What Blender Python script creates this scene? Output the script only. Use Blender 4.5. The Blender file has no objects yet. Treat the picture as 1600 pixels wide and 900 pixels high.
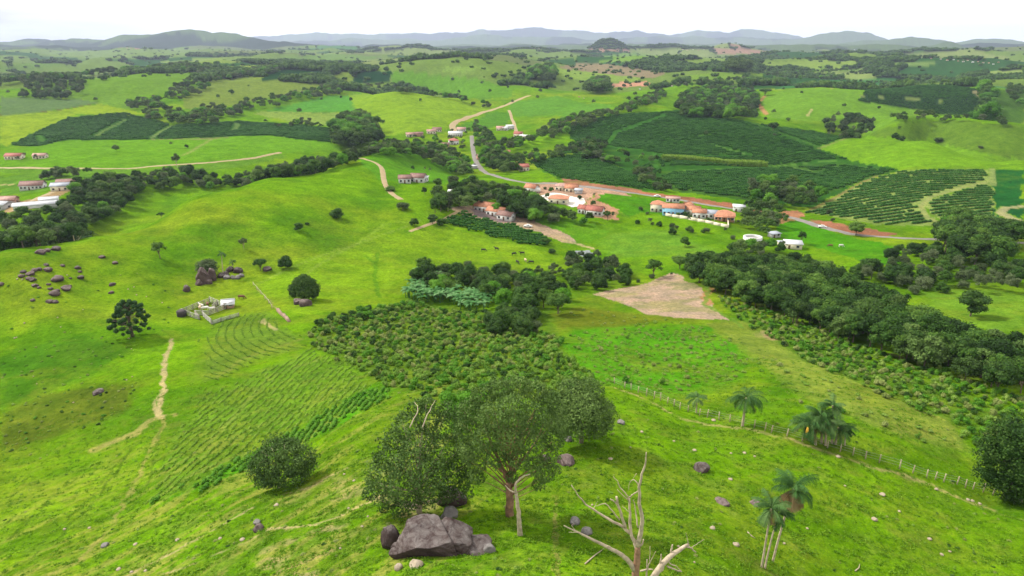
import bpy, math, random
import numpy as np
from mathutils import Vector, Matrix

# ------------------------------------------------------------------ camera, sky, sun, exposure
sc = bpy.context.scene
F = 1042.0; H0 = 66.0; CAMZ = 100.0
HAZE = 5.4e-5
PITCH = math.atan((450 - H0) / F)
cam_d = bpy.data.cameras.new("camera"); cam = bpy.data.objects.new("camera", cam_d)
sc.collection.objects.link(cam); sc.camera = cam
cam_d.sensor_fit = 'HORIZONTAL'; cam_d.sensor_width = 36.0; cam_d.lens = 36.0 * F / 1600.0
cam_d.clip_start = 0.5; cam_d.clip_end = 60000
cam.location = (0, 0, CAMZ); cam.rotation_euler = (math.radians(90) - PITCH, 0, 0)

SUN_EL = math.radians(43); SUN_AZ = math.radians(-62)      # azimuth measured from +Y towards +X
sun_d = bpy.data.lights.new("sun", 'SUN'); sun = bpy.data.objects.new("sun", sun_d)
sc.collection.objects.link(sun)
sun_d.energy = 4.5; sun_d.angle = math.radians(4); sun_d.color = (1.0, 0.96, 0.88)
sd = Vector((math.sin(SUN_AZ) * math.cos(SUN_EL), math.cos(SUN_AZ) * math.cos(SUN_EL), math.sin(SUN_EL)))
sun.rotation_euler = sd.to_track_quat('Z', 'Y').to_euler(); sun.location = (0, 0, 300)

world = bpy.data.worlds.new("World"); sc.world = world; world.use_nodes = True
nt = world.node_tree; nt.nodes.clear()
def N(tree, kind, **kw):
    n = tree.nodes.new(kind)
    for k, v in kw.items(): setattr(n, k, v)
    return n
wo = N(nt, 'ShaderNodeOutputWorld'); bg = N(nt, 'ShaderNodeBackground'); bg.inputs[1].default_value = 0.1
sky = N(nt, 'ShaderNodeTexSky'); sky.sky_type = 'NISHITA'; sky.sun_disc = False
sky.sun_elevation = SUN_EL; sky.sun_rotation = SUN_AZ; sky.altitude = 900; sky.dust_density = 2
tc = N(nt, 'ShaderNodeTexCoord')
mp = N(nt, 'ShaderNodeMapping'); mp.inputs['Scale'].default_value = (2.2, 2.2, 14.0)
nt.links.new(tc.outputs['Generated'], mp.inputs[0])
n1 = N(nt, 'ShaderNodeTexNoise'); n1.inputs['Scale'].default_value = 1.6; n1.inputs['Detail'].default_value = 7
nt.links.new(mp.outputs[0], n1.inputs['Vector'])
cr = N(nt, 'ShaderNodeValToRGB')
cr.color_ramp.elements[0].position = 0.36; cr.color_ramp.elements[0].color = (10.6, 10.6, 10.8, 1)
cr.color_ramp.elements[1].position = 0.5; cr.color_ramp.elements[1].color = (12.4, 12.4, 12.3, 1)
nt.links.new(n1.outputs['Fac'], cr.inputs[0])
# a darker bank of cloud low on the left of the view
sep = N(nt, 'ShaderNodeSeparateXYZ'); nt.links.new(tc.outputs['Generated'], sep.inputs[0])
def mth(tree, op, a, b=None, c=None, clamp=False):
    n = tree.nodes.new('ShaderNodeMath'); n.operation = op; n.use_clamp = clamp
    for i, v in enumerate((a, b, c)):
        if v is None: continue
        if isinstance(v, (int, float)): n.inputs[i].default_value = v
        else: tree.links.new(v, n.inputs[i])
    return n.outputs[0]
left = mth(nt, 'MULTIPLY_ADD', sep.outputs[0], -4.2, -1.75, clamp=True)
low = mth(nt, 'MULTIPLY_ADD', sep.outputs[2], -20.0, 1.15, clamp=True)
cl = mth(nt, 'MULTIPLY', left, low)
nz = mth(nt, 'MULTIPLY_ADD', n1.outputs['Fac'], 4.0, -1.35, clamp=True)
cl = mth(nt, 'MULTIPLY', cl, nz); cl = mth(nt, 'MULTIPLY', cl, 2.6, clamp=True)
mxc = N(nt, 'ShaderNodeMix', data_type='RGBA'); nt.links.new(cl, mxc.inputs[0])
nt.links.new(cr.outputs[0], mxc.inputs[6]); mxc.inputs[7].default_value = (5.6, 5.5, 6.2, 1)
mx = N(nt, 'ShaderNodeMix', data_type='RGBA'); mx.inputs[0].default_value = 0.94
nt.links.new(sky.outputs[0], mx.inputs[6]); nt.links.new(mxc.outputs[2], mx.inputs[7])
nt.links.new(mx.outputs[2], bg.inputs[0]); nt.links.new(bg.outputs[0], wo.inputs[0])

vs = sc.view_settings; vs.view_transform = 'Standard'; vs.look = 'None'; vs.gamma = 1.0; vs.exposure = 0.33
cy = sc.cycles
cy.use_denoising = True; cy.max_bounces = 5; cy.diffuse_bounces = 2; cy.glossy_bounces = 1
cy.transmission_bounces = 2; cy.transparent_max_bounces = 4; cy.volume_bounces = 0
cy.caustics_reflective = False; cy.caustics_refractive = False

# ------------------------------------------------------------------ small helpers
rng = np.random.default_rng(7); random.seed(7)
C = sc.collection
def lin(c):
    c = np.asarray(c, float) / 255.0
    return np.where(c <= 0.04045, c / 12.92, ((c + 0.055) / 1.055) ** 2.4)
ALB = 2.1          # how much brighter a lit surface shows than its base colour
def alb(c): return lin(c) / ALB
def pix_ray(px, py):
    x = (np.asarray(px, float) - 800) / F; y = (450 - np.asarray(py, float)) / F
    c, s = math.cos(PITCH), math.sin(PITCH)
    dx = x; dy = c + s * y; dz = -s + c * y
    h = np.hypot(dx, dy)
    return np.arctan2(dx, dy), dz / h
def hsh(ix, iy, s=0):
    h = (ix * 374761393 + iy * 668265263 + s * 974634777) & 0xffffffff
    h = ((h ^ (h >> 13)) * 1274126177) & 0xffffffff
    return ((h ^ (h >> 16)) & 0xffffff) / 16777215.0
def vnoise(x, y, s=0):
    x = np.asarray(x, float); y = np.asarray(y, float)
    ix = np.floor(x).astype(np.int64); iy = np.floor(y).astype(np.int64)
    fx = x - ix; fy = y - iy
    fx = fx * fx * fx * (fx * (fx * 6 - 15) + 10); fy = fy * fy * fy * (fy * (fy * 6 - 15) + 10)
    a = hsh(ix, iy, s); b = hsh(ix + 1, iy, s); c = hsh(ix, iy + 1, s); d = hsh(ix + 1, iy + 1, s)
    return (a + (b - a) * fx) * (1 - fy) + (c + (d - c) * fx) * fy
def fbm(x, y, s=0, o=4, g=0.5):
    v = 0; a = 1; t = 0
    for k in range(o):
        v = v + a * vnoise(x * 2 ** k + 13.7 * k, y * 2 ** k - 7.1 * k, s + k); t += a; a *= g
    return v / t
def sstep(a, b, x):
    t = np.clip((x - a) / (b - a), 0, 1); return t * t * (3 - 2 * t)

# ------------------------------------------------------------------ terrain heights
# (column, row, forward distance in metres) measured for the ground the photograph shows
CP = [
(500,900,50),(700,900,46),(900,900,46),(1100,900,49),(1300,900,57),(1500,900,60),
(650,800,60),(800,800,60),(1000,800,61),(1200,800,66),(1400,800,71),(1580,820,72),
(800,700,77),(1000,700,78),(1200,700,83),(1400,730,83),(1550,780,80),
(950,620,99),(1100,660,94),(700,620,101),(560,700,83),
(0,900,64),(200,900,60),(350,900,55),(0,800,84),(200,800,78),(400,800,69),(100,700,106),(300,700,96),(430,740,84),
(0,620,134),(250,640,118),(400,620,120),(550,620,109),(0,540,165),(200,520,168),(330,490,190),(450,560,143),
(0,470,190),(150,440,212),(300,430,228),(450,470,198),(400,400,252),
(0,400,212),(150,370,250),(300,310,315),(420,278,372),(560,248,450),(300,350,272),(500,330,308),(600,300,370),(650,330,325),
(1000,560,138),(1100,600,116),(1250,600,112),(1400,650,100),(1590,700,94),
(900,500,178),(700,500,185),(600,450,220),(800,470,205),(1000,470,205),(1100,480,195),(1200,510,172),(1300,560,140),(1450,600,122),
(1120,420,250),(1300,480,196),(1450,540,155),(1600,600,127),
(1250,400,285),(1400,450,222),(1550,520,168),(1600,450,212),(1500,400,265),(1400,380,300),(1300,340,365),(1600,380,290),
(700,370,300),(820,360,320),(910,397,290),(1000,380,310),(550,400,262),(1100,330,375),(1000,330,375),(880,310,405),(760,330,355),(950,290,440),
(1230,335,385),(1350,365,330),(1450,372,320),
(740,240,640),(700,270,520),(830,250,590),(770,215,740),(640,262,480),(650,240,540),(600,236,520),(690,275,440),(560,262,600),(690,250,600),
(0,420,290),(150,392,320),(300,335,395),(420,298,460),(560,268,560),
(60,340,335),(130,290,430),(20,325,370),(60,290,450),(200,275,480),(150,262,520),(350,262,520),(450,240,620),(300,245,590),(100,235,640),
(0,225,690),(200,216,720),(400,210,750),(520,215,720),
(120,180,860),(300,190,830),(480,195,850),(50,165,960),(0,150,1050),(150,160,1000),(230,150,1060),(300,170,980),
(90,122,1330),(230,106,1450),(320,116,1400),(230,113,1750),(90,130,1700),(380,160,1050),(360,124,1380),(440,122,1400),(430,140,1180),
(600,208,800),(450,180,960),(760,170,1080),(620,143,1250),(700,150,1220),(540,147,1230),(620,156,1400),(700,160,1380),(780,160,1150),(650,116,1550),(720,125,1450),(850,150,1200),(800,190,900),
(1040,290,470),(1200,300,440),(1300,330,385),(1450,320,390),(1550,330,370),(1600,300,410),(1400,268,490),(1550,264,480),
(900,240,640),(1000,220,700),(1100,260,560),(1200,240,620),(1330,255,560),(1300,235,610),
(1330,213,650),(1450,220,600),(1600,250,500),
(1330,228,770),(1450,236,720),(1600,264,620),
(1420,190,760),(1500,187,760),(1600,197,700),(1450,202,940),(1600,212,890),
(930,180,900),(1040,172,900),(1150,185,860),(1250,200,790),(1150,195,1010),(1300,175,950),(1200,150,1150),(1350,150,1120),(1400,180,900),
(1250,135,1330),(1450,128,1250),(1450,140,1550),(1250,143,1600),(1550,150,1050),(1600,140,1150),
(1000,150,1200),(1080,130,1350),(1000,118,1850),(900,135,1500),(1050,108,2000),(860,105,2100),
(0,110,1800),(400,100,2200),(600,100,2200),(800,92,2800),(1000,92,2800),(1200,105,2100),(1400,110,1900),(1600,115,1750),
(0,90,2900),(300,90,3200),(600,88,3500),(900,84,4200),(1200,90,3200),(1500,92,2900),
(0,80,5000),(400,80,5500),(800,78,6000),(1200,79,6000),(1600,80,5000),
(0,74,8000),(400,74,8500),(800,74,9000),(1200,74,8500),(1600,74,8000),
(0,72,14000),(400,72,14000),(800,72,14000),(1200,72,14000),(1600,72,14000),
]
cp = np.array(CP, float)
caz, ct = pix_ray(cp[:, 0], cp[:, 1]); cr_ = cp[:, 2] / np.cos(caz); cz = ct * cr_
KA = 2.4
def _feat(az, lr): return np.stack([az * KA, lr], -1)
P = _feat(caz, np.log(cr_)); n = len(P)
def _phi(d2): return 0.5 * d2 * np.log(d2 + 1e-12)
A = np.zeros((n + 3, n + 3)); d2 = ((P[:, None] - P[None]) ** 2).sum(-1)
A[:n, :n] = _phi(d2) + np.eye(n) * 2e-4; A[:n, n] = 1; A[:n, n + 1:] = P; A[n, :n] = 1; A[n + 1:, :n] = P.T
b = np.zeros(n + 3); b[:n] = cz
W = np.linalg.solve(A, b)
# grid: columns dense in view, rows spaced so that each is about a pixel high
az_in = np.linspace(-0.86, 0.86, 1160)
az_out = np.linspace(0.86, 2 * math.pi - 0.86, 90)[1:-1]
AZ = np.concatenate([az_in, az_out])
_l = np.linspace(math.log(20), math.log(20000), 6000)
_h = np.interp(_l, [math.log(20), math.log(45), math.log(150), math.log(300)], [40, 44, 70, 84])
_d = np.abs(np.gradient(np.arctan(_h / np.exp(_l)))) * 667 * 0.95 + np.gradient(_l) * 52
_c = np.cumsum(_d); NR = 880
LR = np.interp(np.linspace(_c[0], _c[-1], NR), _c, _l)
LR = np.concatenate([np.log(np.array([2.0, 5, 8, 11, 14, 17])), LR])
NR = len(LR); NA = len(AZ)
# spline on a coarse grid, then interpolated to the fine one
ca = np.linspace(-0.86, 0.86, 240); cl_ = np.linspace(math.log(20), math.log(20000), 320)
ga, gl = np.meshgrid(ca, cl_, indexing='ij')
lc = np.clip(gl, math.log(42), math.log(15000))
Q = _feat(ga.ravel(), lc.ravel()); zz = np.zeros(len(Q))
for k in range(0, len(Q), 8000):
    q = Q[k:k + 8000]; d2 = ((q[:, None] - P[None]) ** 2).sum(-1)
    zz[k:k + 8000] = _phi(d2) @ W[:n] + W[n] + q @ W[n + 1:]
coarse = zz.reshape(ga.shape)
def _bil(G, xs, ys, x, y):
    i = np.clip(np.searchsorted(xs, x) - 1, 0, len(xs) - 2); j = np.clip(np.searchsorted(ys, y) - 1, 0, len(ys) - 2)
    u = np.clip((x - xs[i]) / (xs[i + 1] - xs[i]), 0, 1); v = np.clip((y - ys[j]) / (ys[j + 1] - ys[j]), 0, 1)
    return (G[i, j] * (1 - u) + G[i + 1, j] * u) * (1 - v) + (G[i, j + 1] * (1 - u) + G[i + 1, j + 1] * u) * v
GA, GL = np.meshgrid(AZ, LR, indexing='ij')
R = np.exp(GL); X = R * np.sin(GA); Y = R * np.cos(GA)
ga_c = np.where(GA > math.pi, GA - 2 * math.pi, GA)
Z = _bil(coarse, ca, cl_, np.clip(ga_c, -0.86, 0.86), np.clip(GL, cl_[0], cl_[-1]))
w = sstep(0.9, 1.5, np.abs(ga_c)); Z = Z * (1 - w) + (-62 - 8 * sstep(100, 1500, R)) * w
Z = Z * (1 - sstep(20, 3, R)) - 43 * sstep(20, 3, R)
# relief of its own, stronger with distance
def ridgy(s, o=4):
    return fbm(X / s, Y / s, int(s) % 97, o)
far = sstep(1150, 2900, R)
Z += (ridgy(330., 3) - 0.5) * 46 * sstep(1050, 1900, R) * (1 - .5 * sstep(4500, 8000, R))
Z += (ridgy(620., 4) - 0.5) * 115 * far * (1 + 0.25 * sstep(4000, 9000, R))
Z += (ridgy(230., 3) - 0.5) * 30 * sstep(900, 2500, R) * (1 - 0.4 * sstep(5000, 9000, R))
Z += (ridgy(150., 3) - 0.5) * 15.0 * sstep(420, 800, R) * sstep(2500, 1500, R)
Z += (ridgy(60., 3) - 0.5) * 3.6 * sstep(120, 600, R)
Z += (ridgy(14., 3) - 0.5) * 1.1 * sstep(30, 90, R)
Z += (ridgy(4., 2) - 0.5) * 0.35
# named hills: column, row of the top, forward distance, half width in columns, depth in log distance
HILLS = [
(285,50,7000,46,.07),(342,51,7000,42,.06),(235,56,7000,40,.06),(190,58,7200,40,.06),(395,60,6800,46,.07),(440,66,6500,60,.06),(130,60,8200,60,.07),(60,62,8600,60,.06),(20,66,8200,50,.06),(165,64,7600,50,.06),(500,71,5200,50,.05),(545,72,5000,40,.05),
(945,68,4300,30,.08),(968,69,4300,34,.08),(1003,76,4300,34,.06),(1045,72,4600,26,.07),(1068,77,4500,26,.06),(600,72,4300,40,.06),(665,72,4200,44,.06),(720,78,4000,40,.05),(550,82,3600,50,.05),(880,80,3800,60,.05),
(1420,59,9500,60,.06),(1455,62,9300,50,.05),(1390,63,9200,60,.05),(1480,66,6500,20,.04),(1497,70,6500,20,.04),(1345,53,13000,60,.06),(1300,55,13000,60,.06),(1260,58,13000,60,.04),
(1540,63,11000,50,.05),(1590,64,11000,60,.05),(1170,50,18500,70,.04),(1110,53,18500,60,.04),(1060,54,18500,60,.04),(985,51,18500,50,.04),(920,53,18500,50,.04),(1230,53,18500,60,.04),
(870,50,18500,40,.05),(820,48,18500,40,.05),(785,50,18500,40,.05),(740,51,18500,40,.04),(690,49,18500,44,.05),(640,51,18500,40,.04),(590,53,18500,34,.04),(540,54,18500,40,.04),(490,52,18500,40,.04),(430,53,18500,50,.04),
(800,58,14500,90,.04),(700,60,14500,70,.04),(560,60,14500,80,.04),(640,57,15500,50,.03),(900,60,14000,70,.04),(1000,59,14500,70,.04),(1120,58,14500,90,.04),(470,62,14000,60,.04),(1210,60,14000,60,.04),
(330,112,2600,50,.05),(120,98,2700,80,.06),(500,104,2400,60,.05),(760,98,2500,60,.05),(1150,103,2300,50,.05),(1350,104,2200,70,.06),(1560,102,2300,90,.06),(1010,98,3000,60,.06),(430,92,3200,80,.06),(250,88,3600,90,.06),(1280,92,3000,70,.05),(640,95,2900,60,.05),(50,88,3400,90,.06),(1450,96,2700,60,.05),
]
for (hx, hy, hD, hw, hl) in HILLS:
    a0, t0 = pix_ray(hx, hy); a0 = float(a0); r0 = hD / math.cos(a0)
    z0 = _bil(Z[:1160], AZ[:1160], LR, np.array([a0]), np.array([math.log(r0)]))[0]
    A_ = float(t0) * r0 - z0
    wa = hw / F * math.cos(a0) ** 2
    e = np.exp(-(((ga_c - a0) / wa) ** 2) - ((GL - math.log(r0)) / hl) ** 2)
    m = e > 1e-4
    rg = 1 - np.abs(2 * fbm(X[m] / (R[m] * .075), Y[m] / (R[m] * .075), 31, 5) - 1); rough = 0.60 + 0.36 * rg
    Z[m] += np.maximum(A_, 0) * e[m] * rough
# ------------------------------------------------------------------ lookups on the finished ground
NIN = 1160
Zi = Z[:NIN]; AZi = AZ[:NIN]
TAN = Zi / R[:NIN]
def ground(x, y):
    """ground height (world z) at world x, y (in front of the camera)"""
    x = np.asarray(x, float); y = np.asarray(y, float)
    return _bil(Zi, AZi, LR, np.clip(np.arctan2(x, y), -0.85, 0.85), np.log(np.hypot(x, y) + 1e-9)) + CAMZ
def cast(px, py, up=0.0, rmin=0, rmax=1e9):
    """where the line of sight through a pixel meets the ground raised by `up` metres; a miss gives the crest"""
    px = np.atleast_1d(np.asarray(px, float)); py = np.atleast_1d(np.asarray(py, float))
    out = np.zeros((len(px), 2)); az, t = pix_ray(px, py)
    rr = np.exp(LR); k0 = np.searchsorted(rr, max(rmin, 21)); k1 = min(np.searchsorted(rr, rmax), len(rr) - 1)
    for q in range(len(px)):
        a = float(np.clip(az[q], -0.855, 0.855)); i = int(np.clip(np.searchsorted(AZi, a) - 1, 0, NIN - 2))
        u = (a - AZi[i]) / (AZi[i + 1] - AZi[i])
        prof = ((Zi[i] * (1 - u) + Zi[i + 1] * u) + up) / rr - t[q]
        seg = prof[k0:k1 + 1]; hit = np.nonzero(seg >= 0)[0]
        if len(hit) and hit[0] > 0:
            k = k0 + hit[0]; f = prof[k - 1] / (prof[k - 1] - prof[k]); l = LR[k - 1] + f * (LR[k] - LR[k - 1])
        elif len(hit): l = LR[k0]
        else: l = LR[k0 + int(np.argmax(seg))]
        out[q] = (a, l)
    return out
def at(px, py, up=0.0, rmin=0, rmax=1e9):
    a, l = cast(px, py, up, rmin, rmax)[0]; r = math.exp(l); x, y = r * math.sin(a), r * math.cos(a)
    return x, y, float(ground(x, y))
def project(x, y, z):
    c, s = math.cos(PITCH), math.sin(PITCH); z = np.asarray(z) - CAMZ
    f = y * c - z * s; v = y * s + z * c
    return 800 + F * x / f, 450 - F * v / f
def densify(pts, step, closed):
    pts = [tuple(map(float, p)) for p in pts]; out = []
    m = len(pts) if closed else len(pts) - 1
    for i in range(m):
        a, b_ = pts[i], pts[(i + 1) % len(pts)]; L = math.hypot(b_[0] - a[0], b_[1] - a[1]); k = max(1, int(L / step))
        for j in range(k): out.append((a[0] + (b_[0] - a[0]) * j / k, a[1] + (b_[1] - a[1]) * j / k))
    if not closed: out.append(pts[-1])
    return np.array(out)
def pip(px, py, poly):
    ins = np.zeros(px.shape, bool); x1, y1 = poly[-1]
    for x2, y2 in poly:
        if y1 != y2:
            c = ((y1 > py) != (y2 > py)) & (px < (x2 - x1) * (py - y1) / (y2 - y1) + x1); ins ^= c
        x1, y1 = x2, y2
    return ins
def gpoly(pts, rmin=0, rmax=1e9, up=0.0):
    p = densify(pts, 12, True); return cast(p[:, 0], p[:, 1], up, rmin, rmax)
# jittered coordinates give field margins a natural wobble
JX = (fbm(X / 9, Y / 9, 3, 3) - 0.5) * 7; JY = (fbm(X / 9, Y / 9, 8, 3) - 0.5) * 7
def mask_poly(poly, jit=1.0):
    a0, l0 = poly.min(0) - 0.02; a1, l1 = poly.max(0) + 0.02
    i0, i1 = np.searchsorted(AZi, [a0, a1]); j0, j1 = np.searchsorted(LR, [l0, l1])
    i1 = min(i1 + 1, NIN); j1 = min(j1 + 1, NR); sl = (slice(i0, i1), slice(j0, j1))
    r = R[sl]; k = jit * (0.3 + 0.7 * sstep(100, 400, r))
    m = pip(GA[sl] + JX[sl] * k / r, GL[sl] + JY[sl] * k / r, poly)
    full = np.zeros(Z.shape, bool); full[sl] = m
    return full

# ------------------------------------------------------------------ what grows where (ground colour)
COL = np.zeros(Z.shape + (3,)); ROUGHM = np.ones(Z.shape)
def setc(m, c, var=0.12, seed=0, k=1.0):
    c = alb(c)
    v = 1 + (fbm(X[m] / 22, Y[m] / 22, 40 + seed, 4) - 0.5) * 2.2 * var
    COL[m] = COL[m] * (1 - k) + (c[None] * v[:, None]) * k
allm = np.ones(Z.shape, bool)
setc(allm, (116, 174, 22), 0.2)
# slow swings between bright, yellowish and deep green pasture
g1 = fbm(X / 70, Y / 70, 51, 4); g2 = fbm(X / 24, Y / 24, 57, 4); g3 = fbm(X / 6, Y / 6, 63, 3)
def blend(wt, c):
    wt = wt[..., None]; COL[:] = COL * (1 - wt) + alb(c) * wt
blend(sstep(0.5, 0.72, g1) * 0.55, (158, 188, 44)); blend(sstep(0.5, 0.3, g2) * 0.6, (84, 146, 22))
blend(sstep(0.56, 0.74, g3) * 0.35 * sstep(500, 200, R), (72, 128, 22))
# far country: a patchwork of cells
def cells(S, seed):
    wx = X + (fbm(X / 260, Y / 260, 71, 3) - 0.5) * S * 0.9; wy = Y + (fbm(X / 260, Y / 260, 77, 3) - 0.5) * S * 0.9
    ix = np.floor(wx / S).astype(np.int64); iy = np.floor(wy / S).astype(np.int64)
    best = np.full(X.shape, 1e18); sec = np.full(X.shape, 1e18); idx = np.zeros(X.shape)
    for dx in (-1, 0, 1):
        for dy in (-1, 0, 1):
            cx = ix + dx; cyy = iy + dy
            px = (cx + hsh(cx, cyy, seed)) * S; py = (cyy + hsh(cx, cyy, seed + 1)) * S
            d = (px - wx) ** 2 + (py - wy) ** 2; v = hsh(cx, cyy, seed + 2)
            m = d < best; sec = np.where(m, best, np.minimum(sec, d)); idx = np.where(m, v, idx); best = np.where(m, d, best)
    return idx, np.sqrt(sec) - np.sqrt(best)
cid, edge = cells(360., 5)
farm = (R > 1350)
FOREST = np.zeros(Z.shape, bool)
for lo, hi, c, fr in [(0, .36, (120, 158, 62), 0), (.36, .5, (142, 170, 88), 0), (.5, .56, (44, 76, 36), 1), (.56, .76, (56, 108, 46), 0),
                      (.76, .93, (118, 142, 78), 0), (.93, .96, (176, 150, 118), 0), (.96, 1.01, (90, 150, 80), 0)]:
    m = farm & (cid >= lo) & (cid < hi); setc(m, c, 0.16, int(lo * 50))
    if fr: FOREST |= m
hedge = farm & (edge < 15) & (fbm(X / 400, Y / 400, 91, 2) > 0.5); setc(hedge, (44, 72, 34), 0.1, 4); FOREST |= hedge
wood = farm & (fbm(X / 520, Y / 520, 97, 4) > 0.70); setc(wood, (42, 68, 34), 0.1, 5); FOREST |= wood
mt0 = (R > 6300); setc(mt0, (92, 126, 52), .35, 12)
for _h in (945, 968, 1003, 1045, 1068):
    _a = float(pix_ray(_h, 70)[0]); mh = (np.abs(ga_c - _a) < .034) & (R > 3500) & (R < 5000) & (Z > -38); setc(mh, (40, 68, 32), .1, 8); FOREST |= mh
mount = (R > 6300) & (fbm(X / 900, Y / 900, 99, 4) > 0.53); setc(mount, (44, 70, 34), 0.2, 6)

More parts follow.
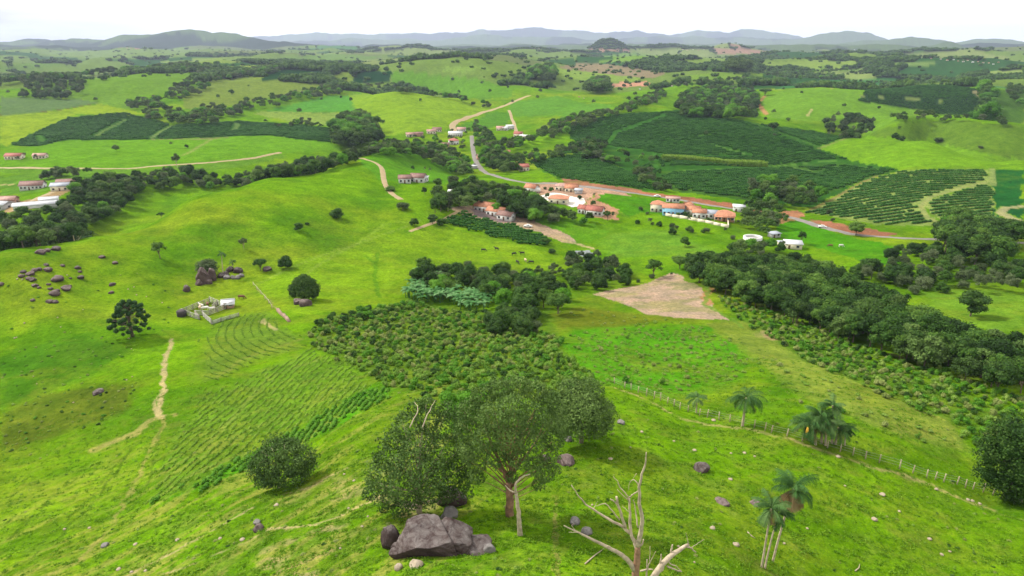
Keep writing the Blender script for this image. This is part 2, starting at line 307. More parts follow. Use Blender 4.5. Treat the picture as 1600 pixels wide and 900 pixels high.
PASTURE = (108, 172, 20)
FIELDS = [
 # polygon, colour, variation, rmin, rmax
 ([(0,235),(0,263),(200,265),(330,255),(440,240),(540,232),(515,222),(420,210),(240,217),(100,218),(60,228)], (114,178,34), .1, 480, 900),
 ([(0,262),(200,265),(330,256),(440,240),(450,246),(330,268),(200,280),(0,270)], (110,165,45), .1, 400, 700),
 ([(0,270),(0,305),(60,300),(110,288),(170,285),(180,275)], (108,165,48), .1, 350, 620),
 ([(0,151),(60,153),(130,156),(152,161),(110,169),(20,180),(0,180)], (108,146,80), .05, 800, 1400),
 ([(0,181),(20,181),(110,170),(155,162),(230,178),(200,180),(120,178),(60,204),(10,228),(0,225)], (150,190,40), .1, 650, 1300),
 ([(60,140),(75,128),(150,108),(230,105),(330,115),(295,130),(285,145),(215,150),(235,178),(155,162),(130,155),(60,152)], (116,168,44), .12, 900, 1600),
 ([(290,170),(285,150),(330,122),(400,120),(420,124),(530,135),(470,143),(420,153),(370,163),(320,172)], (128,160,60), .1, 900, 1550),
 ([(410,126),(415,112),(440,109),(515,110),(505,122),(460,125)], (34,82,36), .05, 1200, 1700),
 ([(515,122),(530,112),(555,112),(550,130),(530,135)], (134,170,62), .08, 1200, 1700),
 ([(548,129),(560,112),(612,111),(608,131)], (26,78,38), .05, 1200, 1700),
 ([(612,131),(613,112),(650,113),(700,119),(755,125),(800,140),(800,155),(770,166),(700,148),(650,141)], (106,168,38), .12, 1180, 1800),
 ([(410,175),(470,160),(510,150),(545,148),(556,175)], (96,172,54), .05, 850, 1400),
 ([(395,178),(410,174),(556,176),(560,200),(520,196),(480,195)], (142,180,72), .06, 800, 1300),
 ([(545,148),(620,142),(700,150),(770,168),(770,172),(720,190),(700,196),(640,208),(600,212),(566,205),(556,175)], (142,190,42), .07, 700, 1400),
 ([(690,205),(735,190),(775,173),(800,178),(790,195),(740,205)], (96,160,42), .1, 700, 1200),
 ([(790,180),(800,160),(870,150),(925,165),(900,178),(830,182)], (104,168,48), .12, 850, 1500),
 ([(850,180),(930,160),(960,165),(940,172),(880,182)], (108,172,50), .1, 850, 1400),
 ([(15,228),(60,205),(120,179),(190,176),(235,186),(270,196),(375,190),(470,196),(515,201),(516,224),(420,211),(370,213),(240,218),(100,219),(60,229)], (54,104,38), .1, 600, 1000),
 ([(760,233),(850,212),(860,212),(845,222),(800,238)], (132,196,30), .05, 560, 900),
 # knoll
 ([(560,250),(600,237),(650,238),(700,258),(712,280),(700,292),(650,292),(610,300)], (100,168,34), .1, 400, 620),
 # dark coffee, right
 ([(885,205),(905,190),(960,178),(1066,172),(1100,180),(1170,190),(1200,195),(1300,210),(1322,214),(1280,232),(1330,250),(1410,265),(1345,282),(1270,325),(1190,316),(1060,300),(1000,280),(950,250),(900,240),(870,240),(900,220)], (60,116,36), .12, 380, 1100),
 ([(825,252),(910,241),(950,252),(1000,280),(1030,300),(940,290),(870,280)], (74,134,40), .1, 420, 700),
 ([(1030,280),(1040,268),(1180,262),(1310,255),(1400,266),(1300,300),(1190,315),(1060,300)], (76,126,44), .14, 380, 650),
 ([(1280,230),(1325,213),(1450,220),(1500,232),(1600,252),(1600,266),(1540,262),(1400,262),(1340,254)], (122,180,34), .09, 440, 900),
 ([(1360,208),(1420,190),(1500,187),(1600,198),(1600,251),(1500,231),(1450,219),(1370,214)], (106,150,40), .1, 600, 1050),
 ([(1190,170),(1195,150),(1220,142),(1260,137),(1340,140),(1360,160),(1430,170),(1440,185),(1400,190),(1360,210),(1280,190),(1210,185)], (118,174,44), .14, 700, 1500),
 ([(1340,158),(1350,145),(1365,130),(1450,128),(1530,140),(1555,172),(1545,185),(1470,178),(1400,165)], (34,74,30), .12, 850, 1400),
 ([(1555,172),(1550,140),(1600,142),(1600,195),(1560,186)], (90,140,44), .1, 750, 1400),
 ([(1265,332),(1300,312),(1350,284),(1410,266),(1540,264),(1550,282),(1500,295),(1450,312),(1432,325),(1472,352),(1370,352)], (152,184,88), .06, 300, 620),
 ([(1440,322),(1455,312),(1550,284),(1552,345),(1475,350)], (146,178,84), .06, 300, 560),
 ([(1552,264),(1600,266),(1600,322),(1560,322),(1552,345)], (40,112,44), .05, 300, 620),
 ([(1572,328),(1600,322),(1600,345)], (36,104,44), .05, 300, 620),
 # village greens
 ([(925,305),(950,300),(1050,315),(1160,335),(1140,345),(1010,332),(985,340)], (88,164,24), .08, 330, 480),
 ([(1215,345),(1240,342),(1330,372),(1400,385),(1405,420),(1300,395),(1220,370)], (84,164,22), .12, 240, 420),
 ([(930,380),(960,365),(1040,360),(1070,372),(1140,400),(1100,410),(1030,400),(990,402),(950,395)], (116,176,46), .08, 240, 360),
 ([(835,350),(835,335),(870,340),(930,350),(950,362),(925,380),(900,375),(870,365)], (102,168,30), .1, 280, 380),
 ([(640,362),(660,352),(700,356),(860,392),(880,400),(890,420),(820,425),(790,415),(700,408),(640,430),(590,465),(500,490),(470,500),(450,480),(400,445),(450,415),(520,390)], (134,186,32), .1, 190, 340),
 # shrub land
 ([(480,520),(520,495),(600,478),(660,470),(760,485),(860,480),(880,540),(930,600),(870,620),(700,640),(620,610),(560,580),(490,540)], (104,152,36), .14, 90, 260),
 ([(860,490),(900,480),(1000,490),(1100,500),(1000,505),(880,520)], (116,140,34), .12, 140, 260),
 ([(870,530),(900,515),(1100,505),(1180,560),(1140,610),(1060,620),(930,600)], (92,170,26), .16, 90, 220),
 ([(1100,505),(1190,500),(1330,570),(1480,650),(1520,710),(1400,680),(1250,620),(1180,560)], (138,170,60), .16, 80, 260),
 ([(1130,480),(1200,495),(1330,550),(1600,655),(1600,690),(1530,680),(1400,620),(1250,560)], (96,150,34), .12, 100, 260),
 ([(1440,455),(1560,452),(1600,460),(1600,520),(1540,515),(1450,480)], (122,176,46), .12, 150, 300),
 ([(1190,515),(1210,520),(1222,530),(1200,532),(1185,522)], (176,166,110), .1, 120, 220),
 # maize below the corral and the wide crop belt
 ([(335,500),(420,487),(455,520),(470,545),(400,560),(350,590),(315,600),(318,550)], (116,160,46), .08, 120, 260),
 ([(262,740),(270,690),(330,620),(420,575),(480,545),(560,580),(580,605),(500,650),(400,700),(300,760),(235,785)], (112,166,38), .12, 80, 200),
 ([(235,785),(300,765),(400,703),(500,652),(580,606),(612,612),(520,672),(420,715),(330,755),(260,780)], (84,180,24), .1, 80, 180),
 # brownish scrub, left
 ([(0,650),(60,620),(150,600),(215,598),(200,640),(120,670),(40,700),(0,722)], (100,130,34), .25, 90, 200),
 ([(0,560),(120,520),(190,545),(140,590),(0,640)], (84,146,26), .25, 110, 240),
 # bare earth
 ([(930,460),(1020,440),(1045,426),(1062,430),(1095,450),(1100,470),(1142,500),(1060,497),(1010,492),(990,480)], (200,184,146), .1, 150, 320),
 ([(700,325),(730,320),(800,332),(830,345),(880,362),(905,378),(880,378),(840,362),(790,352),(740,342)], (196,180,140), .08, 280, 420),
 ([(735,325),(775,331),(815,347),(780,348),(745,336)], (150,138,128), .04, 280, 420),
 ([(825,298),(850,285),(900,284),(960,296),(985,305),(925,303),(915,325),(890,322),(835,305)], (208,178,140), .08, 330, 520),
 ([(915,325),(930,300),(940,318),(965,328),(968,345),(930,340),(905,330)], (206,166,124), .08, 330, 480),
 ([(1210,336),(1220,328),(1250,328),(1255,338),(1240,345),(1215,350)], (200,150,104), .1, 300, 480),
 ([(1265,344),(1300,347),(1400,365),(1385,372),(1320,364),(1270,350)], (176,128,92), .3, 290, 430),
 ([(1000,299),(1070,307),(1150,320),(1200,330),(1190,334),(1110,321),(1000,304)], (182,130,92), .3, 330, 520),
 ([(880,278),(940,288),(1000,296),(1000,303),(930,296),(878,286)], (184,138,100), .2, 350, 560),
 ([(0,315),(60,312),(75,300),(110,288),(118,292),(70,320),(25,332),(0,330)], (196,176,120), .1, 300, 520),
 ([(955,130),(1010,127),(1018,134),(950,137)], (214,170,128), .04, 1300, 2300),
 ([(870,107),(900,98),(950,100),(1040,115),(1020,122),(960,118)], (158,152,108), .06, 1500, 3000),
 ([(850,115),(860,104),(900,110),(1000,122),(990,128),(900,125)], (142,184,70), .06, 1400, 2600),
 ([(1260,116),(1290,110),(1350,108),(1370,120),(1330,125)], (148,180,88), .06, 1300, 2500),
 ([(1210,140),(1240,128),(1330,124),(1390,126),(1460,130),(1400,132),(1260,136)], (70,140,66), .06, 1250, 2200),
 ([(940,88),(985,82),(1020,86),(1010,98),(960,98)], (120,170,62), .06, 2300, 4200),
 ([(680,110),(700,103),(760,106),(770,112),(740,118)], (134,178,70), .06, 1500, 2800),
]
# a strip of rougher, greener growth follows streams and woods
WOODS = []      # filled in the planting section; declared here so their floor can be coloured
def wood_floor(pts, rmin=0, rmax=1e9, c=(46, 84, 26)):
    m = mask_poly(gpoly(pts, rmin, rmax), 1.4); setc(m, c, 0.2, 9)
FIELDS += [
 ([(1180,99),(1280,93),(1350,97),(1330,106),(1200,107)], (140,178,72), .08, 1700, 4200), ([(1068,119),(1130,113),(1205,113),(1180,123),(1080,126)], (126,172,56), .08, 1300, 2700),
 ([(1530,113),(1600,108),(1600,121),(1550,121)], (150,184,90), .06, 1400, 3200), ([(1400,112),(1500,108),(1520,118),(1420,122)], (58,112,50), .06, 1400, 2600),
 ([(1380,98),(1470,96),(1450,103),(1390,104)], (124,164,76), .06, 1900, 4200), ([(1050,96),(1120,90),(1170,94),(1100,102)], (132,172,66), .06, 2000, 4800), ([(1220,108),(1290,106),(1350,110),(1270,113)], (120,168,60), .06, 1500, 3000),
 ([(60,86),(110,76),(210,73),(300,80),(290,90),(150,93)], (126,164,76), .08, 2300, 6500), ([(0,104),(50,98),(100,100),(60,108),(0,114)], (112,156,60), .08, 1700, 3600), ([(250,97),(330,90),(400,92),(360,101),(280,103)], (140,176,76), .08, 1900, 4200),
 ([(430,90),(520,84),(600,88),(560,96),(460,99)], (116,160,66), .08, 2000, 4800), ([(360,104),(430,100),(440,106),(400,112),(350,112)], (150,184,70), .06, 1600, 3000), ([(620,99),(700,92),(790,94),(770,101),(660,104)], (130,172,70), .08, 1900, 4200),
 ([(800,86),(880,80),(930,84),(900,92),(820,95)], (128,166,72), .08, 2300, 5600), ([(560,84),(640,76),(700,80),(660,88)], (136,166,80), .08, 2800, 6200), ([(930,96),(1010,84),(1050,90),(1010,100)], (126,176,60), .08, 2200, 4600), ([(1100,86),(1180,83),(1160,88)], (126,160,80), .06, 3200, 6200)]
POLY = []
SOFT = {(0,650),(0,560),(870,530),(1100,505),(1130,480),(860,490),(262,740),(235,785),(335,500),(480,520),(640,362),(930,380),(1190,515),(1440,455)}
J2 = [((fbm(X / s_ + 9 * q, Y / s_, 13 + q, 4) - .5) * s_ * 1.7, (fbm(X / s_ - 5 * q, Y / s_, 33 + q, 4) - .5) * s_ * 1.7) for q, s_ in enumerate((5., 9., 14., 22.))]
for i, (pts, c, var, r0, r1) in enumerate(FIELDS):
    pl = gpoly(pts, r0, r1); POLY.append(pl)
    if pts[0] in SOFT:
        acc = np.zeros(Z.shape)
        for jx, jy in J2:
            sx, sy = JX, JY; JX, JY = jx, jy; acc += mask_poly(pl, 1.0 if pts[0][0] < 900 else 1.0); JX, JY = sx, sy
        acc /= len(J2); cc = alb(c)[None, None] * (1 + (fbm(X / 14, Y / 14, 40 + i, 4) - .5) * 2.4 * var)[..., None]
        COL[:] = COL * (1 - acc[..., None]) + cc * acc[..., None]; continue
    m = mask_poly(pl); setc(m, c, var, i); FOREST &= ~m
COL[..., 0] *= 1.02; COL[..., 1] *= .925; COL[..., 2] *= 1.15
md = 1 + (fbm(X / 11, Y / 11, 141, 5, .75) - .5) * .5 * sstep(120, 260, R) * (1 - .4 * sstep(700, 1500, R)); COL *= md[..., None]
blend(sstep(.58, .72, fbm(X / 38, Y / 16, 151, 5, .7)) * .45 * sstep(100, 200, R) * sstep(1500, 900, R), (96, 136, 36))
blend(sstep(.47, .68, fbm(X / 13 + 3, Y / 8, 211, 5, .65)) * .42 * sstep(420, 200, R), (138, 158, 48)); blend(sstep(.56, .75, fbm(X / 4, Y / 2.5, 217, 4, .65)) * .3 * sstep(220, 120, R), (150, 150, 72))
# near slope: dry streaks, cattle terraces and worn patches
dirx = X * 0.55 + Y * 0.83; diry = -X * 0.83 + Y * 0.55
st = fbm(dirx / 9, diry / 1.2, 111, 4)
nearL = sstep(150, 60, R) * sstep(6, -14, X)
blend(sstep(0.5, 0.66, st) * nearL * 0.7, (172, 172, 88)); blend(sstep(0.44, 0.3, st) * nearL * 0.5, (78, 118, 30))
pt = fbm(X / 5, Y / 2.4, 117, 4)
blend(sstep(0.6, 0.72, pt) * sstep(95, 55, R) * sstep(-2, -12, X) * sstep(-34, -22, X) * 0.75, (196, 180, 128))
blend(sstep(0.62, 0.76, fbm(X / 3.2, Y / 3.2, 119, 3)) * sstep(130, 60, R) * 0.4, (136, 160, 70))
PATHM = np.zeros(Z.shape, bool)
def stroke(pts, width, c, k=0.9, rmin=0, rmax=1e9, broken=0.0, seed=0):
    """a worn line in the grass: colours the ground near a path through the given pixels"""
    p = densify(pts, 8, False); g = cast(p[:, 0], p[:, 1], 0, rmin, rmax)
    r = np.exp(g[:, 1]); wx = r * np.sin(g[:, 0]); wy = r * np.cos(g[:, 0])
    a0, a1 = g[:, 0].min() - .03, g[:, 0].max() + .03; l0, l1 = g[:, 1].min() - .05, g[:, 1].max() + .05
    i0, i1 = np.searchsorted(AZi, [a0, a1]); j0, j1 = np.searchsorted(LR, [l0, l1]); sl = (slice(i0, i1), slice(j0, j1))
    x = X[sl] + (fbm(X[sl] / 2.5, Y[sl] / 2.5, 5 + seed, 3) - .5) * 1.6; y = Y[sl] + (fbm(X[sl] / 2.5, Y[sl] / 2.5, 9 + seed, 3) - .5) * 1.6
    best = np.full(x.shape, 1e9)
    for q in range(len(wx) - 1):
        dx, dy = wx[q + 1] - wx[q], wy[q + 1] - wy[q]; L = dx * dx + dy * dy + 1e-9
        if L > 3600: continue
        t = np.clip(((x - wx[q]) * dx + (y - wy[q]) * dy) / L, 0, 1)
        best = np.minimum(best, np.hypot(x - wx[q] - t * dx, y - wy[q] - t * dy))
    w = sstep(width * 0.62, width * 0.36, best) * k
    if rmin >= 280: PATHM[sl] |= best < width * np.where(R[sl] > 550, .85, .5) + .6
    if broken: w = w * sstep(broken - .08, broken + .08, fbm(x / 4, y / 4, 21 + seed, 3))
    COL[sl] = COL[sl] * (1 - w[..., None]) + alb(c) * w[..., None]
SAND = (206, 192, 140); EARTH = (196, 150, 108)
stroke([(268,530),(254,575),(257,610),(247,640),(256,653)], 1.1, SAND)
stroke([(256,600),(240,637),(250,655)], .6, SAND, .7)
stroke([(268,650),(235,658),(205,680),(150,702)], 2.4, (190, 180, 110), .7, broken=.4, seed=2)
stroke([(256,655),(240,700),(205,765),(170,830),(120,880),(60,905)], .9, (176, 172, 96), .7, broken=.38)
stroke([(250,660),(245,720),(225,770)], .5, (96, 128, 40), .6)
stroke([(110,750),(60,800),(10,845)], .5, (70, 106, 30), .7, broken=.4, seed=3)
stroke([(215,690),(160,770),(90,840),(20,890)], .45, (78, 110, 34), .7, broken=.42, seed=4)
stroke([(190,715),(130,790),(60,850)], .4, (84, 116, 34), .6, broken=.45, seed=5)
stroke([(540,732),(480,762),(430,775),(370,808),(300,845),(250,872),(200,900)], .55, SAND, .8, broken=.36, seed=6)
stroke([(600,770),(530,808),(470,822),(410,830),(380,850),(320,876),(250,898)], .5, SAND, .85, broken=.34, seed=7)
stroke([(330,810),(250,845),(170,890)], .4, (140, 140, 70), .6, broken=.42, seed=8)
stroke([(560,835),(500,870),(440,895)], .8, (190, 170, 120), .6, broken=.5, seed=9)
stroke([(865,775),(868,800),(873,830),(868,865),(866,905)], .5, (168, 158, 96), .55, broken=.5, seed=10)
stroke([(950,602),(1010,625),(1060,652),(1100,662),(1160,668),(1240,688),(1320,716),(1420,745),(1520,785),(1600,815)], .8, (190, 184, 120), .8, broken=.33, seed=11)
stroke([(400,450),(430,480),(450,500)], .6, (180, 176, 116), .6)
stroke([(410,500),(430,515)], 1.4, SAND, .7); stroke([(340,590),(380,560),(440,540),(470,530)], .9, (150, 160, 80), .5)
stroke([(330,690),(420,590),(500,560)], 1.2, (150, 170, 80), .45)
stroke([(560,380),(600,350),(660,345)], 1.5, (150, 188, 70), .6); stroke([(460,440),(520,400),(560,380)], 1.5, (160, 190, 80), .5)
stroke([(400,445),(440,425),(500,400),(560,380),(640,352)], 1.2, (160, 186, 90), .45)
stroke([(590,395),(585,430),(592,465)], 1.6, (92, 150, 34), .6); stroke([(570,400),(585,410)], 1.6, (92, 150, 34), .6)
stroke([(1112,452),(1100,465),(1108,475)], 2.6, EARTH); stroke([(1098,440),(1108,455),(1100,475),(1145,500),(1160,512)], 1.5, (120, 160, 60), .8)
stroke([(880,375),(905,382),(925,388)], 3, SAND); stroke([(1270,170),(1262,180)], 3, SAND)
stroke([(0,289),(20,288)], 3, SAND)
for pts, w_, c_ in [([(150,213),(170,200),(195,188)], 4, (120,150,80)), ([(237,216),(250,206),(268,197)], 5, (130,158,90)), ([(362,215),(366,203),(371,193)], 5, (120,152,84)),
                    ([(240,218),(330,217),(370,214)], 4, (150,150,100)), ([(60,212),(68,222)], 4, (90,140,60)), ([(425,215),(428,202)], 4, (70,130,50)), ([(330,218),(300,236),(285,243)], 4, (150,170,90)),
                    ([(1440,322),(1455,308),(1500,294),(1550,283)], 3.4, (168,178,110)), ([(1440,322),(1448,340),(1475,352)], 3, (168,178,110)), ([(1550,264),(1551,290)], 4, (150,170,100)),
                    ([(1600,322),(1570,325),(1563,333),(1600,350)], 5, (190,184,140)), ([(1262,330),(1300,312),(1345,286),(1370,275)], 3, (150,140,90)),
                    ([(1066,266),(1180,262),(1230,258),(1310,250)], 2.6, (110,160,70)), ([(1240,262),(1275,270)], 3, (110,150,70)), ([(950,225),(960,208),(1040,180)], 2.6, (70,130,50)),
                    ([(1110,225),(1170,242)], 2, (110,150,80)), ([(1170,190),(1240,215),(1285,232)], 2.6, (90,130,60)), ([(1280,232),(1330,213)], 4, (140,150,90)),
                    ([(1022,240),(1026,262)], 4, (80,140,50)), ([(1345,150),(1420,154),(1470,158)], 4, (140,160,90)), ([(1520,142),(1534,152)], 5, (190,180,140)),
                    ([(1195,150),(1184,162),(1192,172),(1206,185)], 6, (206,150,110)), ([(1190,140),(1260,140),(1340,136)], 4, (170,170,100)),
                    ([(0,180),(20,180),(100,171),(152,161)], 4, (110,110,60)), ([(556,175),(545,150)], 4, (110,160,60)), ([(412,176),(556,177)], 3, (90,130,60)),
                    ([(505,122),(520,112)], 5, (190,180,130)), ([(160,175),(170,163)], 4, (120,140,70))]:
    stroke(pts, w_, c_, .85, rmin=280)

def new_mesh(name, verts, faces, mat=None, smooth=False, col=None, parent=None):
    """verts (n,3); faces (m,3|4) array, or list of such arrays"""
    me = bpy.data.meshes.new(name); verts = np.asarray(verts, np.float32)
    fl = faces if isinstance(faces, list) else [faces]; fl = [np.asarray(f, np.int32) for f in fl if len(f)]
    me.vertices.add(len(verts)); me.vertices.foreach_set('co', verts.ravel())
    tot = np.concatenate([np.full(len(f), f.shape[1], np.int32) for f in fl]); idx = np.concatenate([f.ravel() for f in fl])
    me.loops.add(len(idx)); me.loops.foreach_set('vertex_index', idx)
    me.polygons.add(len(tot)); me.polygons.foreach_set('loop_start', np.concatenate([[0], np.cumsum(tot)[:-1]]).astype(np.int32))
    me.polygons.foreach_set('loop_total', tot)
    if smooth: me.polygons.foreach_set('use_smooth', np.ones(len(tot), bool))
    if col is not None:
        col = np.asarray(col, np.float32)
        if col.shape[1] == 3: col = np.concatenate([col, np.ones((len(col), 1), np.float32)], 1)
        at_ = me.color_attributes.new('cover', 'FLOAT_COLOR', 'POINT'); at_.data.foreach_set('color', col.ravel())
    me.update(calc_edges=True)
    if mat: me.materials.append(mat)
    return me
def obj(name, me, parent=None, **props):
    o = bpy.data.objects.new(name, me); C.objects.link(o)
    if parent is not None: o.parent = parent
    for k, v in props.items(): o[k] = v
    return o
def base_mat(name):
    m = bpy.data.materials.new(name); m.use_nodes = True; t = m.node_tree
    return m, t, t.nodes['Principled BSDF']
def ramp(t, fac, stops):
    c = t.nodes.new('ShaderNodeValToRGB'); e = c.color_ramp.elements
    while len(e) < len(stops): e.new(0.5)
    for i, (p, v) in enumerate(stops): e[i].position = p; e[i].color = (*v, 1)
    t.links.new(fac, c.inputs[0]); return c.outputs[0]
def noise(t, scale, detail=4, rough=.6, vec=None, dist=0):
    n = t.nodes.new('ShaderNodeTexNoise'); n.inputs['Scale'].default_value = scale; n.inputs['Detail'].default_value = detail
    n.inputs['Roughness'].default_value = rough; n.inputs['Distortion'].default_value = dist
    if vec is not None: t.links.new(vec, n.inputs['Vector'])
    return n.outputs['Fac']
def mixc(t, fac, a, b, mode='MIX'):
    n = t.nodes.new('ShaderNodeMix'); n.data_type = 'RGBA'; n.blend_type = mode
    for s, v in ((0, fac), (6, a), (7, b)):
        if isinstance(v, (int, float)): n.inputs[s].default_value = v
        elif isinstance(v, tuple): n.inputs[s].default_value = (*v, 1)
        else: t.links.new(v, n.inputs[s])
    return n.outputs[2]

# ground material: cover colour varied at several scales
mg, t, bs = base_mat('ground_cover')
att = N(t, 'ShaderNodeAttribute', attribute_name='cover'); geo = N(t, 'ShaderNodeNewGeometry'); pos = geo.outputs['Position']
na = noise(t, 0.9, 5, .65, pos); nb = noise(t, 0.16, 4, .6, pos); nc = noise(t, 5.0, 3, .6, pos)
va = ramp(t, na, [(.3, (.62, .66, .5)), (.5, (.98, .98, .98)), (.72, (1.32, 1.25, 1.15))])
vb = ramp(t, nb, [(.3, (.74, .80, .80)), (.7, (1.22, 1.14, 1.1))])
vc = ramp(t, nc, [(.35, (.68, .78, .7)), (.65, (1.34, 1.2, 1.2))])
c1 = mixc(t, 1.0, att.outputs['Color'], va, 'MULTIPLY'); c2 = mixc(t, 1.0, c1, vb, 'MULTIPLY'); c3 = mixc(t, 1.0, c2, vc, 'MULTIPLY')
t.links.new(c3, bs.inputs['Base Color']); bs.inputs['Roughness'].default_value = .9; bs.inputs['Specular IOR Level'].default_value = 0
bp = N(t, 'ShaderNodeBump'); bp.inputs['Strength'].default_value = .7; bp.inputs['Distance'].default_value = .35
t.links.new(na, bp.inputs['Height']); t.links.new(bp.outputs[0], bs.inputs['Normal'])

def build_ground():
    v = np.stack([X, Y, Z + CAMZ], -1).reshape(-1, 3)
    ii, jj = np.meshgrid(np.arange(NA), np.arange(NR - 1), indexing='ij'); i2 = (ii + 1) % NA
    f = np.stack([ii * NR + jj, i2 * NR + jj, i2 * NR + jj + 1, ii * NR + jj + 1], -1).reshape(-1, 4)[:, ::-1]
    c = len(v); v = np.concatenate([v, [[0, 0, Z[:, 0].mean() + CAMZ]]])
    k = np.arange(NA); tri = np.stack([k * NR, ((k + 1) % NA) * NR, np.full(NA, c)], -1)[:, ::-1]
    col = np.concatenate([COL.reshape(-1, 3), COL[:1, 0]])
    me = new_mesh('ground', v, [f, tri], mg, True, col); return obj('ground', me, kind='structure')

def ribbon(name, pts, width, mat, rmin=0, rmax=1e9, lift=.18, across=4, step=2.0):
    g = cast(*densify(pts, 6, False).T, 0, rmin, rmax); r = np.exp(g[:, 1]); p = np.stack([r * np.sin(g[:, 0]), r * np.cos(g[:, 0])], -1)
    for _ in range(4): p[1:-1] = (p[:-2] + 2 * p[1:-1] + p[2:]) / 4
    s = np.concatenate([[0], np.cumsum(np.hypot(*np.diff(p, axis=0).T))]); q = np.arange(0, s[-1], step)
    x = np.interp(q, s, p[:, 0]); y = np.interp(q, s, p[:, 1])
    k = 5; ker = np.ones(k) / k
    if len(x) > 12:
        x[2:-2] = np.convolve(x, ker, 'valid'); y[2:-2] = np.convolve(y, ker, 'valid')
    dx, dy = np.gradient(x), np.gradient(y); L = np.hypot(dx, dy) + 1e-9; nx, ny = -dy / L, dx / L
    w_ = width * (1 + .12 * (fbm(q / 12, q * 0, 3, 2) - .5)); u = np.linspace(-.5, .5, across + 1)
    vx = x[:, None] + nx[:, None] * u * w_[:, None]; vy = y[:, None] + ny[:, None] * u * w_[:, None]
    vz = ground(vx, vy) + lift; vz[:, 0] -= lift + .1; vz[:, -1] -= lift + .1
    m, n_ = vx.shape; a = (np.arange(m - 1)[:, None] * n_ + np.arange(n_ - 1)).ravel()
    f = np.stack([a, a + 1, a + n_ + 1, a + n_], -1)[:, ::-1]
    return obj(name, new_mesh(name, np.stack([vx, vy, vz], -1).reshape(-1, 3), f, mat, True), kind='structure'), (x, y)
def simple_mat(name, c, rough=.85, var=.25, scale=.6, bump=0.0, c2=None, spec=.3):
    m, t, b_ = base_mat(name); g = N(t, 'ShaderNodeNewGeometry'); f = noise(t, scale, 5, .6, g.outputs['Position'])
    c = tuple(float(q) for q in c); c2 = tuple(q * (1 - var) for q in c) if c2 is None else tuple(float(q) for q in c2)
    o = ramp(t, f, [(.35, c2), (.65, tuple(q * (1 + var * .4) for q in c))])
    t.links.new(o, b_.inputs['Base Color']); b_.inputs['Roughness'].default_value = rough; b_.inputs['Specular IOR Level'].default_value = spec
    if bump:
        p_ = N(t, 'ShaderNodeBump'); p_.inputs['Distance'].default_value = bump; t.links.new(f, p_.inputs['Height']); t.links.new(p_.outputs[0], b_.inputs['Normal'])
    return m
M_dirt = simple_mat('dirt_road_surface', alb((208, 182, 132)), var=.2, scale=.4)
M_asph = simple_mat('worn_asphalt', alb((168, 160, 150)), var=.2, scale=.5)
ground_obj = build_ground()
ribbon('main_road', [(737,212),(738,228),(740,245),(746,260),(758,270),(778,277),(800,281),(822,287),(850,286),(885,288),(925,293),(985,301),(1060,312),(1110,321),(1165,329),(1212,335),(1240,340),(1280,354),(1330,366),(1400,372),(1470,374),(1540,377),(1620,381)], 5.6, M_asph, 280, 780)
ribbon('dirt_road', [(712,207),(700,195),(718,188),(745,179),(770,171),(795,163),(812,154),(828,149)], 9.0, M_dirt, 700, 1400, .3)
ribbon('dirt_road', [(-10,262),(100,263),(195,264),(250,259),(330,254),(390,248),(440,238)], 5, M_dirt, 400, 780, .25)
ribbon('dirt_track', [(553,243),(562,250),(590,252),(601,266),(597,285),(612,303),(628,313)], 4.0, M_dirt, 330, 640, .15)
ribbon('dirt_track', [(20,330),(45,315),(75,303),(118,288)], 4.5, M_dirt, 300, 560, .15)
ribbon('dirt_track', [(640,362),(700,340),(722,326)], 2.6, M_dirt, 280, 420, .1)
ribbon('dirt_track', [(808,215),(806,200),(800,182),(795,172)], 5, M_dirt, 600, 1100, .2)
# ------------------------------------------------------------------ foliage building blocks
def foliage_mat(name, dark, mid, light, translucent=.22):
    m, t, b_ = base_mat(name); a = N(t, 'ShaderNodeAttribute', attribute_name='cover'); o = N(t, 'ShaderNodeObjectInfo')
    s = N(t, 'ShaderNodeSeparateColor'); t.links.new(a.outputs['Color'], s.inputs[0])
    f = mth(t, 'MULTIPLY_ADD', o.outputs['Random'], .46, mth(t, 'MULTIPLY', s.outputs[0], .60))
    c = ramp(t, f, [(.12, dark), (.5, mid), (.9, light)])
    t.links.new(c, b_.inputs['Base Color']); b_.inputs['Roughness'].default_value = .65; b_.inputs['Specular IOR Level'].default_value = .08
    tr = N(t, 'ShaderNodeBsdfTranslucent'); t.links.new(c, tr.inputs[0]); mxs = N(t, 'ShaderNodeMixShader'); mxs.inputs[0].default_value = translucent
    t.links.new(b_.outputs[0], mxs.inputs[1]); t.links.new(tr.outputs[0], mxs.inputs[2])
    t.links.new(mxs.outputs[0], t.nodes['Material Output'].inputs[0]); return m
